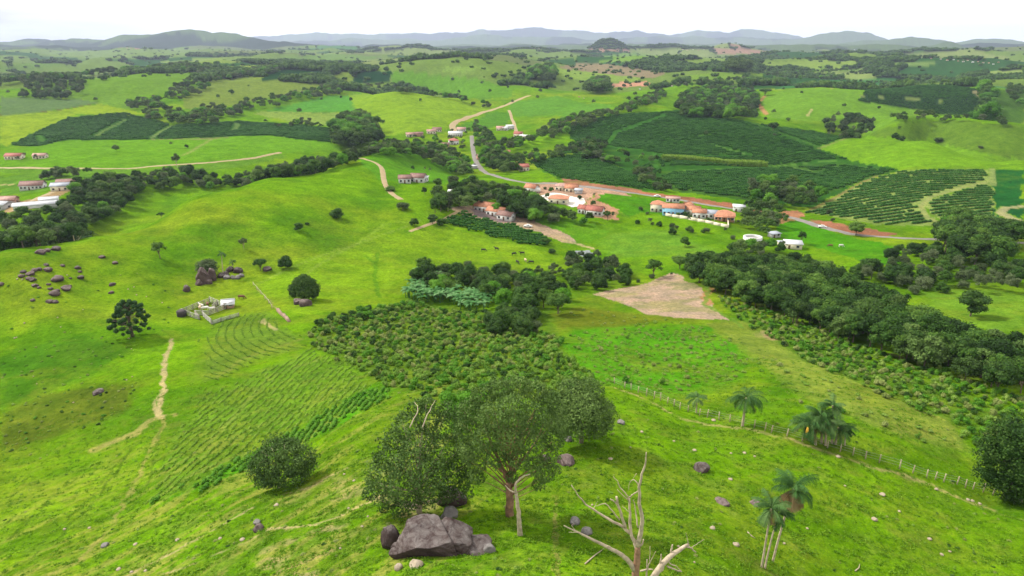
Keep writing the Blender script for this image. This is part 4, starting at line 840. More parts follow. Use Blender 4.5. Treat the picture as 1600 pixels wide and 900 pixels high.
def put_tree(x, y, h, key, label, group=None, name='broadleaf_tree', sink=.25, cat='tree', wide=1.0):
    z = float(ground(x, y)) - sink; s = h / 10.0; rz = random.uniform(0, 6.28); kk = (key, name)
    if kk not in _first:
        t_ = thing(name, label, cat, (x, y, z), rz, group); t_.scale = (s * wide, s * wide, s)
        obj('trunk', PROTO[key][0], t_); obj('crown', PROTO[key][1], t_); _first[kk] = t_; return t_
    c = copy_thing(_first[kk], (x, y, z), rz, s, label)
    c.scale = (s * wide, s * wide, s)
    if group: c['group'] = group
    elif 'group' in c: del c['group']
    return c
# nearest and largest trees as individuals, the rest of the woods as one object
T = []
for (x, y, h, k, g, nm) in TREES:
    z = float(ground(x, y)); px, py = project(x, y, z + h * .5); d = math.sqrt(x * x + y * y + (z - CAMZ) ** 2)
    hh = h * 1042 / d; inside = -hh * .4 < px < 1600 + hh * .4 and py < 900 + hh
    T.append((hh if inside else 0, x, y, z, h, k, g, nm, inside))
T = [q for q in T if q[8]]; T.sort(key=lambda q: -q[0])
# no two trunks on one spot
kept = []
gridc = {}
for q in T:
    c_ = (int(q[1] // 4), int(q[2] // 4))
    if c_ in gridc: continue
    gridc[c_] = 1; kept.append(q)
T = kept
NIND = 285
def pos_words(items):
    """where each (group, column, row) stands within its group: back/middle/front by left/centre/right"""
    out = [None] * len(items); by = {}
    for i, q in enumerate(items): by.setdefault(q[0], []).append(i)
    for g, ii in by.items():
        if len(ii) < 4:
            for n_, i in enumerate(sorted(ii, key=lambda i: items[i][1])): out[i] = ['left', 'right', 'far right'][n_] if len(ii) > 1 else ''
            continue
        xs = np.argsort(np.argsort([items[i][1] for i in ii])) / len(ii); ys = np.argsort(np.argsort([items[i][2] for i in ii])) / len(ii)
        for a, b_, i in zip(xs, ys, ii): out[i] = (['back', 'middle', 'front'][int(b_ * 3)] + ' ' + ['left', 'centre', 'right'][int(a * 3)])
    return out
LOOK = {'round': 'round', 'tall': 'tall narrow', 'wide': 'broad flat', 'bushy': 'low dense', 'airy': 'thin greyish', 'greybush': 'grey tangled', 'open': 'open sparse', 'olive': 'olive green', 'bright': 'bright green'}
PW = pos_words([(q[6],) + tuple(float(v) for v in project(q[1], q[2], q[3])) for q in T[:NIND]])
def fit(lab):
    w_ = lab.split(); return ' '.join(w_[:16])
for (_, x, y, z, h, k, g, nm, _i), pw in zip(T[:NIND], PW):
    bush = g.startswith('grey') and 'bushes' in g or 'bushes' in g
    lab = g.replace('trees', 'tree', 1).replace('bushes', 'bush', 1)
    for w_ in ('dark ', 'greyish ', 'grey ', 'tall ', 'scrubby ', 'rounded ', 'lone '):
        if lab.startswith(w_): lab = lab[len(w_):]
    lab = LOOK[k.rstrip('0123456789')] + ' ' + lab.replace('packed in the ravine wood right of the ploughed field', 'of the ravine wood').replace('filling the ravine wood right of the ploughed field', 'of the ravine wood').replace('of the copse on the right hillside', 'of the right hillside copse')
    if pw: lab += ', ' + pw
    lab = fit(lab)
    put_tree(x, y, h, k, lab, g, 'leafy_bush' if bush else 'broadleaf_tree', cat='bush' if bush else 'tree', wide=random.uniform(.92, 1.12))
rest = T[NIND:]
prot = [hidden('woodland_tree_' + k, PROTO[k][1]) for k in KEYS]
if rest:
    scatter('woodland', [(q[1], q[2], q[3] - .3) for q in rest], [random.uniform(0, 6.28) for _ in rest],
            [(q[4] / 10 * 1.05, q[4] / 10 * 1.05, q[4] / 10) for q in rest], [KEYS.index(q[5]) for q in rest], prot,
            'mixed dark green trees of the farther woods and tree belts', 'woodland')
# far woods: clumps of crowns
far_protos = []
for i in range(4):
    r = np.random.default_rng(50 + i); m = MB()
    lb = [((r.uniform(-6, 6), r.uniform(-6, 6), r.uniform(3.5, 7)), r.uniform(2.6, 4.2)) for _ in range(7)]
    lobes_crown(m, lb, 260, .85, r, core=.85, down=.1); far_protos.append(hidden('far_tree_clump', m.mesh('far_tree_clump', MF['leaf'])))
fm = FOREST[:NIN] & (R[:NIN] > 1350) & (R[:NIN] < 6000) & (np.abs(GA[:NIN]) < .72)
fi, fj = np.nonzero(fm); wgt = R[fi, fj] ** 1.15; wgt *= 1.0 / wgt.sum()
sel = rng.choice(len(fi), min(17000, len(fi)), replace=False, p=wgt)
fx = X[fi[sel], fj[sel]] + rng.normal(0, 3, len(sel)); fy = Y[fi[sel], fj[sel]] + rng.normal(0, 3, len(sel)); s_ = rng.uniform(.8, 1.35, len(sel))
scatter('distant_woods', np.stack([fx, fy, ground(fx, fy) - 1.2], -1), rng.uniform(0, 6.28, len(sel)), np.stack([s_, s_, s_ * rng.uniform(.8, 1.3, len(s_))], -1),
        rng.integers(0, 4, len(sel)), far_protos, 'dark belts and patches of forest on the far hills', 'forest')
# lone trees of the far patchwork
sel = rng.choice(Z[:NIN].size, 2400, replace=False, p=((R[:NIN] ** .9) * ((R[:NIN] > 1400) & (R[:NIN] < 5500) & (np.abs(GA[:NIN]) < .72))).ravel() / ((R[:NIN] ** .9) * ((R[:NIN] > 1400) & (R[:NIN] < 5500) & (np.abs(GA[:NIN]) < .72))).sum())
fx, fy = X[:NIN].ravel()[sel], Y[:NIN].ravel()[sel]; s_ = rng.uniform(.5, .9, len(sel))
scatter('distant_field_trees', np.stack([fx, fy, ground(fx, fy) - .6], -1), rng.uniform(0, 6.28, len(sel)), np.stack([s_, s_, s_], -1),
        rng.integers(0, 4, len(sel)), far_protos, 'tiny tree clumps dotted between the far fields', 'trees')

# ------------------------------------------------------------------ coffee and crop rows
def hedge_proto(nm, L, W_, H, nleaf, ls, mat, seed, core=.8):
    r = np.random.default_rng(seed); m = MB(); k = max(2, int(L / (W_ * .62)))
    lb = [((-L / 2 + L * (i + .5) / k + r.normal(0, .08 * W_), r.normal(0, .07 * W_), H * .52), W_ * .5 * r.uniform(.85, 1.15)) for i in range(k)]
    lobes_crown(m, lb, nleaf, ls, r, core=core, down=.25); me = m.mesh(nm, mat)
    return hidden(nm, me)
cof = [hidden('coffee_hedge', hedge_proto('coffee_hedge', 3.4, 1.75, 1.9, 90, .30, MF['coffee'], 60 + i).data) for i in range(3)]
def rotpts(P_, z_off=-.1): return np.stack([P_[:, 0], P_[:, 1], ground(P_[:, 0], P_[:, 1]) + z_off], -1)
def crop(name, label, cat, fields, protos, smin=.85, smax=1.15, zoff=-.1):
    A_, Rr = [], []
    for kw in fields:
        p, rt = rows_in(**kw); A_.append(p); Rr.append(rt)
    A_ = np.concatenate(A_); Rr = np.concatenate(Rr); n_ = len(A_); s = rng.uniform(smin, smax, (n_, 1)) * np.array([[1.05, 1, 1]])
    print(name, n_)
    return scatter(name, rotpts(A_, zoff), Rr, s, rng.integers(0, len(protos), n_), protos, label, cat)
def field(x, y): return [f[0] for f in FIELDS if (x, y) in f[0]][0]
MAIZE1 = field(335, 500); MAIZE2 = field(262, 740); BEANS = field(260, 780); COF_L = field(15, 228); COF_R = field(1340, 158)
ctr = at(1590, 400, 0, 200, 400); c1_ = (ctr[0] + 60, ctr[1] - 60)
COFFEE_R = [
 dict(pts=[(1265,332),(1300,312),(1350,284),(1410,267),(1540,265),(1548,281),(1500,293),(1450,306),(1430,322),(1468,350),(1370,350)], spacing=5.6, step=3.1, centre=c1_, rmin=300, rmax=620),
 dict(pts=[(1447,320),(1460,310),(1548,286),(1550,342),(1478,348)], spacing=5.4, step=3.1, centre=(c1_[0] + 40, c1_[1] - 160), rmin=300, rmax=560),
]
COFFEE = [
 dict(pts=[(825,252),(910,241),(950,252),(1000,280),(1030,298),(940,288),(870,277)], spacing=5.6, step=3.1, ang=158, rmin=420, rmax=700),
 dict(pts=[(1035,280),(1040,270),(1180,264),(1310,257),(1395,266),(1300,298),(1190,313),(1060,298)], spacing=5.4, step=3.1, ang=150, rmin=380, rmax=650, gap=.12),
 dict(pts=[(900,222),(885,205),(905,190),(960,180),(1066,174),(1100,182),(1165,190),(1225,214),(1275,234),(1220,242),(1040,242),(960,228)], spacing=5.2, step=3.3, ang=165, rmin=420, rmax=1050, gap=.06),
 dict(pts=[(1180,193),(1300,211),(1318,214),(1282,230),(1240,213)], spacing=4.4, step=3.4, ang=120, rmin=500, rmax=1050, gap=.05),
 dict(pts=[(1040,258),(1040,246),(1220,244),(1275,236),(1330,251),(1235,256),(1180,260)], spacing=4.4, step=3.4, ang=20, rmin=430, rmax=800, gap=.05),
 dict(pts=[(1000,262),(1038,246),(1035,266),(1015,280)], spacing=4.4, step=3.4, ang=40, rmin=430, rmax=800),
 dict(pts=[(700,338),(720,331),(760,345),(830,362),(862,378),(850,388),(790,375),(700,352)], spacing=4.0, step=3.1, ang=158, rmin=270, rmax=420),
 dict(pts=COF_L, spacing=4.6, step=3.4, ang=170, rmin=600, rmax=1000, gap=.04),
 dict(pts=COF_R, spacing=5.0, step=3.4, ang=10, rmin=850, rmax=1400, gap=.04),
]
crop('coffee_rows', 'long dark green rows of coffee bushes on the hillsides round the village', 'coffee field', COFFEE, cof)
tea = [hidden('light_hedge', hedge_proto('light_hedge', 3.6, 1.7, 1.3, 90, .26, MF['tea'], 70 + i).data) for i in range(3)]
crop('contour_rows', 'curved contour rows of lighter bushes on the right-hand hillside', 'row crop', COFFEE_R, tea)
# tall cane hedge across the coffee hill
r = np.random.default_rng(9); m = MB(); n_ = 130; p = np.stack([r.uniform(-2.2, 2.2, n_), r.uniform(-1.6, 1.6, n_), r.uniform(.2, 4.4, n_)], -1)
nn = unit(r.normal(size=(n_, 3)) * np.array([1, 1, .25])); v, f, t_ = leaves(p, nn, .75, r.uniform(.3, 1, n_), r, .3); m.add(v, None, f, t_)
cane = hidden('cane_clump', m.mesh('cane_clump', MF['crop']))
cpx = sample_line([(1035,247),(1080,250),(1140,256),(1196,258)], 9, 2.0, 430, 760, 1)
scatter('cane_hedge', rotpts(cpx), rng.uniform(0, 6.28, len(cpx)), np.full((len(cpx), 3), 1.0), np.zeros(len(cpx)), [cane], 'pale green band of tall cane crossing the dark coffee hill', 'cane')
# young crops near the corral, in curved rows
yc = [hidden('crop_clump', hedge_proto('crop_clump', 1.0, .5, .45, 34, .13, MF['crop'], 80 + i, .5).data) for i in range(3)]
c2 = at(462, 470, 0, 150, 320); b1_, b2_ = at(300, 712), at(500, 592); BANG = math.degrees(math.atan2(b2_[1] - b1_[1], b2_[0] - b1_[0])); c3 = at(150, 420, 0, 180, 300)
crop('maize_rows', 'curved rows of young maize below the wooden corral and down the left slope', 'maize', [
 dict(pts=MAIZE1, spacing=2.2, step=.9, centre=(-30, 188), rmin=120, rmax=260, gap=.08),
 dict(pts=MAIZE2, spacing=1.7, step=.95, ang=BANG, rmin=80, rmax=200, gap=.1)], yc, .6, .95)
br = [hidden('bright_crop_clump', hedge_proto('bright_crop_clump', .9, .7, .6, 40, .18, MF['bright'], 85 + i, .5).data) for i in range(2)]
crop('bean_rows', 'bright green band of leafy crop along the maize on the left slope', 'crop', [dict(pts=BEANS, spacing=1.25, step=.9, ang=BANG, rmin=80, rmax=200, gap=.1)], br)

# ------------------------------------------------------------------ shrub land in the middle and down the right slope
shr = []
for i in range(6):
    r = np.random.default_rng(90 + i); m = MB(); lb = [((r.uniform(-.5, .5), r.uniform(-.5, .5), r.uniform(.5, 1.2)), r.uniform(.38, .62)) for _ in range(6)]
    lobes_crown(m, lb, 210, .15, r, core=.7, down=.5); shr.append(m.mesh('shrub', MF['shrub'] if i < 3 else (MF['bright'] if i == 3 else MF['leaf'] if i == 4 else MF['straw'])))
S1 = sample_poly([(480,520),(520,497),(600,482),(640,474),(700,486),(760,490),(860,520),(880,545),(930,600),(870,610),(700,640),(620,605),(560,575),(500,545)], 2.25, 90, 260, 0)
S2 = sample_poly([(1125,462),(1180,478),(1270,508),(1350,540),(1450,572),(1605,625),(1605,700),(1530,690),(1400,625),(1250,560),(1150,495)], 2.0, 90, 270, 0, keep=.9)
S3 = sample_poly([(480,512),(520,497),(600,480),(650,472),(655,482),(600,492),(520,512)], 2.6, 120, 260, 0)
S4 = sample_poly([(880,520),(1000,500),(1180,560),(1350,620),(1500,700),(1400,690),(1200,620),(1100,610),(960,600)], 5.2, 85, 240, 0, keep=.35)
SH = [(q, random.choice([0, 1, 2, 0, 1, 2, 3, 3, 4, 0, 1, 5]), random.uniform(.6, 1.0)) for q in S1] + [(q, random.choice([0, 1, 2, 3, 0, 1, 2, 3, 5]), random.uniform(.5, .9)) for q in S2] \
   + [(q, random.choice([4, 3]), random.uniform(1.0, 1.4)) for q in S3] + [(q, random.choice([3, 3, 0]), random.uniform(.4, .8)) for q in S4]
SHs = []
for q, k, s in SH:
    z = float(ground(*q)); px, py = project(q[0], q[1], z); d = math.hypot(math.hypot(*q), z - CAMZ)
    if -10 < px < 1610 and py < 905: SHs.append((s / d, q, z, k, s, px))
SHs.sort(key=lambda q: -q[0])
SPW = pos_words([('a' if q[5] < 960 else 'b', q[5], float(project(q[1][0], q[1][1], q[2])[1])) for q in SHs[:290]])
SLK = ['yellowish', 'mid-green', 'leafy', 'bright green', 'dark green', 'straw-coloured']
for i, (_, q, z, k, s, px) in enumerate(SHs[:290]):
    o = obj('shrub', shr[k]); o.location = (q[0], q[1], z - .1); o.rotation_euler = (0, 0, random.uniform(0, 6.28)); o.scale = (s, s, s * random.uniform(.8, 1.15))
    o['category'] = 'shrub'
    if px < 960: o['label'] = ('small ' if s < .8 else 'bigger ') + SLK[k] + ' shrub of the plot behind the big trees, ' + SPW[i]; o['group'] = 'shrubs of the plot behind the big trees'
    else: o['label'] = ('small ' if s < .8 else 'bigger ') + SLK[k] + ' shrub on the slope above the ravine wood, ' + SPW[i]; o['group'] = 'shrubs on the slope above the ravine wood'
if len(SHs) > 290:
    rs_ = SHs[290:]; print('shrubs', len(rs_))
    scatter('shrub_cover', [(q[1][0], q[1][1], q[2] - .1) for q in rs_], [random.uniform(0, 6.28) for _ in rs_], [(q[4], q[4], q[4]) for q in rs_], [q[3] for q in rs_],
            [hidden('shrub_type', me) for me in shr], 'low shrubs covering the planted plot and the slope above the ravine', 'shrubs')
# grass tufts on the near slopes
gt = []
for i in range(3):
    r = np.random.default_rng(120 + i); m = MB(); n_ = 26; p = np.stack([r.normal(0, .2, n_), r.normal(0, .2, n_), r.uniform(.03, .16, n_)], -1)
    v, f, t_ = leaves(p, unit(r.normal(size=(n_, 3)) * np.array([1, 1, .9]) + np.array([0, 0, .5])), r.uniform(.08, .17, n_), r.uniform(0, .9, n_), r, .32); m.add(v, None, f, t_)
    gt.append(hidden('grass_tuft', m.mesh('grass_tuft', MF['grass'])))
ng = 52000; q = rng.uniform(0, 1, ng); rr_ = 38 * (150 / 38) ** q; aa = rng.uniform(-.84, .84, ng); gx, gy = rr_ * np.sin(aa), rr_ * np.cos(aa)
dn = fbm(gx / 2.2, gy / 1.3, 131, 4); kp = (rng.random(ng) < sstep(.36, .66, dn) * .7 + .12); gx, gy = gx[kp], gy[kp]; s_ = rng.uniform(.5, 1.15, len(gx)) * (.75 + dn[kp] * .5); print('grass', len(gx))
scatter('grass', np.stack([gx, gy, ground(gx, gy) - .03], -1), rng.uniform(0, 6.28, len(gx)), np.stack([s_, s_, s_ * .8], -1), rng.integers(0, 3, len(gx)), gt, 'tufts of pasture grass on the near slopes', 'grass')
# scrub weeds on the left slope and the bright weeds near the fence
W1_ = np.concatenate([sample_poly([(0,650),(60,612),(150,596),(220,592),(205,640),(120,675),(40,705),(0,725)], 2.2, 80, 230, 0, keep=.45), sample_poly([(0,560),(120,515),(230,540),(150,590),(0,640)], 3.0, 110, 260, 0, keep=.4),
     sample_poly([(0,440),(250,420),(300,500),(200,580),(0,560)], 5.5, 130, 300, 0, keep=.3), sample_poly([(900,520),(1100,510),(1175,560),(1140,600),(1060,612),(940,598)], 1.7, 85, 230, 0, keep=.5),
     sample_poly([(860,490),(900,480),(1000,495),(1100,505),(1180,540),(1400,640),(1540,720),(1400,680),(1180,580),(1000,520)], 2.6, 85, 260, 0, keep=.35)])
nw = 1500; wr = 42 * (140 / 42) ** rng.uniform(0, 1, nw); wa_ = rng.uniform(-.8, .8, nw); W0_ = np.stack([wr * np.sin(wa_), wr * np.cos(wa_)], -1); W0_ = W0_[fbm(W0_[:, 0] / 9, W0_[:, 1] / 9, 171, 3) > .5]
scatter('pasture_weeds', rotpts(W0_, -.06), rng.uniform(0, 6.28, len(W0_)), rng.uniform(.08, .24, (len(W0_), 1)) * np.array([[1.3, 1.3, .7]]), rng.choice([0, 1, 3, 0, 5], len(W0_)), [hidden('pasture_weed', me) for me in shr], 'small weeds and dry straw tufts in the near pasture', 'weeds')
s_ = rng.uniform(.2, .5, len(W1_)) * np.where(W1_[:, 0] > 0, 1, .8); print('weeds', len(W1_))
scatter('weeds', rotpts(W1_, -.08), rng.uniform(0, 6.28, len(W1_)), np.stack([s_ * 1.2, s_ * 1.2, s_ * .8], -1), np.where(W1_[:, 0] > 0, np.where(rng.random(len(W1_)) < .8, 3, 0), rng.integers(0, 4, len(W1_))), [hidden('weed_type', me) for me in shr], 'low weeds and ferny growth on the slopes', 'weeds')
# ------------------------------------------------------------------ single trees
def seg_point(px, py, yf):
    """the point on the line of sight through a pixel at forward distance yf"""
    a, t_ = pix_ray(px, py); r = yf / math.cos(float(a)); return np.array([r * math.sin(float(a)), yf, CAMZ + float(t_) * r])
def hpx_to_m(x, y, z, hpx):
    px, py = project(x, y, z); lo, hi = .2, 60
    for _ in range(30):
        mid = (lo + hi) / 2; _, p2 = project(x, y, z + mid)
        if py - p2 < hpx: lo = mid
        else: hi = mid
    return lo
SINGLE = [ # column, row of the foot, height in rows, prototype, width factor, label
 (252,341,11,'open11',1.3,'small round-topped tree alone near the brow of the left hill'),
 (251,404,28,'open12',1.15,'dark sprawling tree standing alone on the left hillside'),
 (326,428,32,'greybush10',1.3,'greyish tangled bush growing behind the split rock tower'),
 (381,388,17,'airy8',1.3,'thin pale-leaved small tree above the boulders on the left hill'),
 (407,423,21,'wide5',1.0,'flat-topped tree left of a dark boulder on the left hill'),
 (447,419,22,'bushy6',1.1,'greyish green bush with dark side at the edge of the mown pasture'),
 (467,361,14,'round1',1.2,'dark round tree low on the bright left ridge'),
 (480,351,5,'bushy7',1.5,'tiny dark bush beside the round tree on the bright ridge'),
 (527,341,18,'bushy6',1.35,'dark spreading tree at the top of the bright pasture'),
 (648,353,15,'bushy7',1.0,'dark egg-shaped bush alone by the pale track'),
 (629,328,18,'greybush10',1.5,'greyish tangled tree beside the curving dirt track'),
 (676,350,16,'round2',1.1,'dark tree at the corner of the small coffee field'),
 (691,352,13,'bushy6',1.5,'low wide bush at the corner of the small coffee field'),
 (680,333,22,'tall3',1.0,'tall dark tree left of the long white farmhouse'),
 (700,330,24,'airy9',1.1,'pale-trunked tree left of the long white farmhouse'),
 (663,432,34,'open11',.95,'tall two-headed dark tree at the left end of the copse'),
 (1022,434,30,'open12',1.3,'open spreading tree by the near corner of the ploughed field'),
 (1062,420,22,'wide5',1.2,'broad dark tree between the ploughed field and the ravine wood'),
 (1088,428,38,'open11',1.1,'tall open-crowned tree at the tip of the ploughed field'),
 (1070,386,17,'round1',1.0,'dark round tree in the meadow above the ploughed field'),
 (1516,494,40,'round2',1.15,'large round tree alone in the meadow beyond the ravine wood'),
 (1337,368,22,'round1',1.25,'dark round tree hanging over the main road'),
 (1252,382,22,'open12',.9,'dark leafy tree beside the white-roofed shed'),
 (1361,436,32,'tall4',1.0,'dark upright tree standing above the ravine wood'),
 (1021,322,9,'bushy6',1.5,'dark bush left of the cream house'),
 (950,345,18,'open11',1.2,'dark tree right of the twin white houses'),
 (862,395,8,'bushy7',1.5,'dark bush at the tip of the small coffee field'),
 (852,382,12,'bushy6',1.6,'low bush at the lower edge of the small coffee field'),
 (684,295,17,'tall3',1.1,'dark pointed tree right of the hilltop farm houses'),
 (663,304,12,'tall4',1.0,'small dark tree below the hilltop farm houses'),
 (610,298,9,'bushy6',2.0,'wide dark bush left of the hilltop farm'),
 (645,265,7,'round1',1.0,'small dark tree high on the round pasture knoll'),
 (664,266,6,'airy8',1.0,'second small tree on the knoll, right of the darker one'),
 (672,268,6,'airy9',1.2,'faint small tree at the right end of the knoll trio'),
 (292,232,7,'round2',1.0,'small dark tree on the pasture below the coffee strip'),
 (277,262,22,'airy8',1.0,'pale feathery tree beside the left dirt road'),
 (1466,222,9,'bushy7',1.6,'round dark bush on the grey-green right pasture'),
 (1531,232,7,'greybush10',1.6,'faint greyish bush on the grey-green right pasture'),
 (1405,202,6,'round1',1.0,'tiny dark tree on the left part of the right pasture'),
 (1208,204,14,'round2',1.3,'dark tree above the coffee field under the orange track'),
 (1195,150,14,'wide5',1.4,'broad dark tree at the top of the orange track'),
 (1231,190,7,'round1',1.2,'dark small tree right of the orange track'),
 (1560,412,20,'bushy7',1.0,'dark bush near the right edge below the hill road'),
 (362,148,9,'round1',1.2,'dark small tree on the pale hill left of the long belt'),
 (385,158,8,'bushy6',1.4,'dark bush on the pale hill above the long belt'),
 (182,118,9,'bushy7',1.3,'dark bush near the top of the left-hand hill'),
 (163,126,10,'bushy6',1.2,'dark bush pair on the shoulder of the left-hand hill'),
]
for (px, py, hp, key, wd, lab) in SINGLE:
    x, y, z = at(px, py); h = hpx_to_m(x, y, z, hp); bush = ' bush ' in ' ' + lab + ' '
    put_tree(x, y, h * 1.02, key, lab, None, 'leafy_bush' if bush else 'broadleaf_tree', cat='bush' if bush else 'tree', wide=wd)

def view_crown(name, lobes, base_yf, depth, nleaf, ls, mat, seed, core=.75, jit=.5, **kw):
    """lobes given as (column, row, radius in rows, depth offset); returns a crown mesh in world coordinates"""
    r = np.random.default_rng(seed); m = MB(); L = []
    for (px, py, rp, dz) in lobes:
        yf = base_yf + dz; c = seg_point(px, py, yf); d = math.dist(c, (0, 0, CAMZ)); L.append((c, rp * d / F * math.cos(0) * .98))
    lobes_crown(m, L, nleaf, ls, r, core=core, jit=jit, **kw); return m, L
def limb(mb, px_pts, yf0, rad0, rad1, dz=0.0, seg=7, wob=.04, rs=None):
    P_ = [seg_point(a, b_, yf0 + dz * i / max(1, len(px_pts) - 1)) for i, (a, b_) in enumerate(px_pts)]
    P_ = np.array(P_); s = np.linspace(0, 1, len(P_)); q = np.linspace(0, 1, max(6, len(P_) * 3))
    P2 = np.stack([np.interp(q, s, P_[:, k]) for k in range(3)], -1)
    P2[1:-1] = (P2[:-2] + 2 * P2[1:-1] + P2[2:]) / 4
    if rs is not None: P2[1:-1] += rs.normal(0, wob, P2[1:-1].shape)
    mb.tube(P2, np.linspace(rad0, rad1, len(P2)), seg); return P2
def recentre(o_root, parts):
    for me in parts:
        n_ = len(me.vertices); co = np.empty(n_ * 3, np.float32); me.vertices.foreach_get('co', co)
        co = co.reshape(-1, 3) - np.array(o_root.location, np.float32); me.vertices.foreach_set('co', co.ravel()); me.update()
def big_tree(name, label, foot, crown_lobes, trunk_limbs, nleaf, ls, mat, bark, seed, core=.75, jit=.5, cat='tree', depth_floor=True, twigs=0, **kw):
    x, y, z = at(*foot); rs = np.random.default_rng(seed + 500); root = thing(name, label, cat, (x, y, z))
    bpy.context.view_layer.update()
    m, L = view_crown(name, crown_lobes, y, 0, nleaf, ls, mat, seed, core, jit, **kw); cm = m.mesh('crown', MF[mat])
    tm = MB()
    for (pts, r0, r1, dz) in trunk_limbs: limb(tm, pts, y, r0, r1, dz, rs=rs)
    if twigs:
        for c, rad in L:
            s0 = np.array([x, y, z + (c[2] - z) * .45]); k = rs.integers(1, 3)
            for _ in range(k):
                e = c + rs.normal(0, rad * .45, 3); t3 = np.linspace(0, 1, 6)[:, None]; mid = (s0 + e) / 2 + rs.normal(0, .4, 3)
                tm.tube((1 - t3) ** 2 * s0 + 2 * t3 * (1 - t3) * mid + t3 ** 2 * e, np.linspace(twigs, twigs * .2, 6), 5)
    tmesh = tm.mesh('trunk', bark, True); recentre(root, [cm, tmesh]); obj('trunk', tmesh, root); obj('crown', cm, root); return root
def low(foot): return (foot[0], foot[1] + 6)
# the group of big trees on the near rise
big_tree('broadleaf_tree', 'big dark leafy tree with pale trunk rising behind the large rock outcrop', (657, 800),
  [(600,742,25,0),(588,768,16,.5),(612,715,24,1),(640,730,32,-1.5),(630,757,26,-2),(668,742,32,-2),(700,742,28,0),(655,695,30,1),(690,705,30,1),(640,668,26,2.5),(668,655,22,3),(700,668,24,3),
   (618,690,20,2),(598,715,13,1),(582,752,10,0),(574,775,8,0),(728,700,13,1),(700,640,14,3),(632,655,12,3),(668,632,12,3.5),(730,772,9,0),(600,795,8,0),(715,725,22,1),(720,755,16,0),(650,640,15,3.5),(672,772,20,-1.5),(610,782,13,0),(700,775,13,-.5),(645,782,14,-2),(625,795,14,-1)],
  [([(656,812),(655,785),(652,765)], .34, .27, -.8), ([(652,770),(640,740),(620,715)], .2, .06, .5), ([(653,768),(668,740),(690,705)], .2, .06, 1), ([(655,765),(655,710),(660,665)], .2, .06, 2.5), ([(652,770),(620,762),(598,760)], .14, .05, 0), ([(640,668),(655,640),(648,628)], .07, .02, 3), ([(660,668),(672,640),(680,625)], .07, .02, 3)],
  19000, .145, 'olive', M_pale_bark, 201, core=.0, jit=.9, twigs=.07, shell=(.4, 1.25), down=.6, tint_lo=.3, tint_hi=1.2)
big_tree('broadleaf_tree', 'tallest tree with feathery grey-green crown and forked reddish trunk', (797, 806),
  [(735,640,20,0),(730,670,20,0),(735,700,20,-.5),(745,725,16,-1),(755,620,20,.5),(780,608,20,1),(808,603,20,1),(835,610,20,1),(858,628,20,.5),(868,655,20,0),(865,685,18,0),(858,712,18,-.5),(850,740,16,-.5),(866,735,10,-.5),
   (770,650,24,-2.5),(800,640,26,-3),(830,650,24,-2.5),(760,685,22,-2.5),(795,685,24,-3),(828,688,22,-2.5),(775,715,18,-2),(812,718,18,-2.5),(835,728,16,-2),(800,660,24,3),(770,660,22,3),(835,665,22,3),(745,745,13,-1),(842,757,10,0),(730,715,12,0),(800,745,10,-1.5)],
  [([(797,812),(796,780),(795,752)], .50, .34, 0), ([(795,755),(786,735),(770,700),(755,660)], .26, .06, -.8), ([(795,752),(800,720),(806,680),(812,640)], .27, .06, .5), ([(797,745),(815,720),(838,690),(850,660)], .2, .05, .5), ([(790,740),(775,730),(750,715)], .12, .04, -.6),
   ([(800,720),(790,690),(785,650)], .15, .04, -1), ([(808,690),(828,665),(835,640)], .12, .04, -.8), ([(812,722),(845,712),(862,690)], .1, .03, 0), ([(775,705),(745,690),(735,668)], .09, .03, 0)],
  30000, .12, 'olive', M_redbark, 202, core=.0, jit=1.0, twigs=.07, shell=(.35, 1.08), down=.8)
big_tree('broadleaf_tree', 'dense dark dome-shaped tree right behind the tallest tree', (908, 692),
  [(905,628,32,0),(928,650,29,-.5),(882,640,26,0),(920,612,22,1),(892,610,20,1),(944,640,17,0),(944,664,15,0),(900,665,24,-2),(930,670,18,-1),(875,662,18,-1),(905,640,26,3),(865,625,16,1),(915,645,24,-2.5),(880,675,12,-1)],
  [([(908,700),(908,680),(907,655)], .35, .2, 0), ([(908,672),(895,650),(885,635)], .18, .06, 0), ([(908,668),(925,645),(930,625)], .18, .06, 0)],
  14000, .16, 'olive', M_bark, 203, core=.4, jit=.7, shell=(.66, 1.14))
big_tree('broadleaf_tree', 'bright green smaller tree squeezed between two big dark trees', (712, 690),
  [(710,640,18,0),(728,625,16,.5),(700,622,13,1),(735,650,15,0),(718,665,15,-.5),(745,630,14,1)], [([(712,696),(714,670),(715,645)], .14, .07, 0)],
  4200, .14, 'bright', M_bark, 204, core=.8)
big_tree('leafy_bush', 'large dark dense bush with bare pale branches on the near left slope', (438, 762),
  [(440,715,28,0),(415,722,22,-.3),(465,718,24,0),(478,724,14,0),(404,735,14,0),(430,740,22,-1.4),(455,740,22,-1.4),(430,700,18,.8),(452,700,16,.8),(410,750,11,-.5),(470,738,14,-.6),(420,755,9,-1)],
  [([(438,768),(436,750),(434,735)], .2, .12, 0), ([(434,735),(424,715),(410,706)], .08, .03, -1.8), ([(434,732),(430,712),(424,700)], .08, .03, -1.6), ([(436,735),(446,712),(444,695)], .07, .02, -1.2), ([(430,728),(414,720),(402,724)], .05, .02, -1.9)],
  12500, .15, 'olive', M_pale_bark, 205, core=.35, jit=.8, shell=(.55, 1.22), cat='bush')
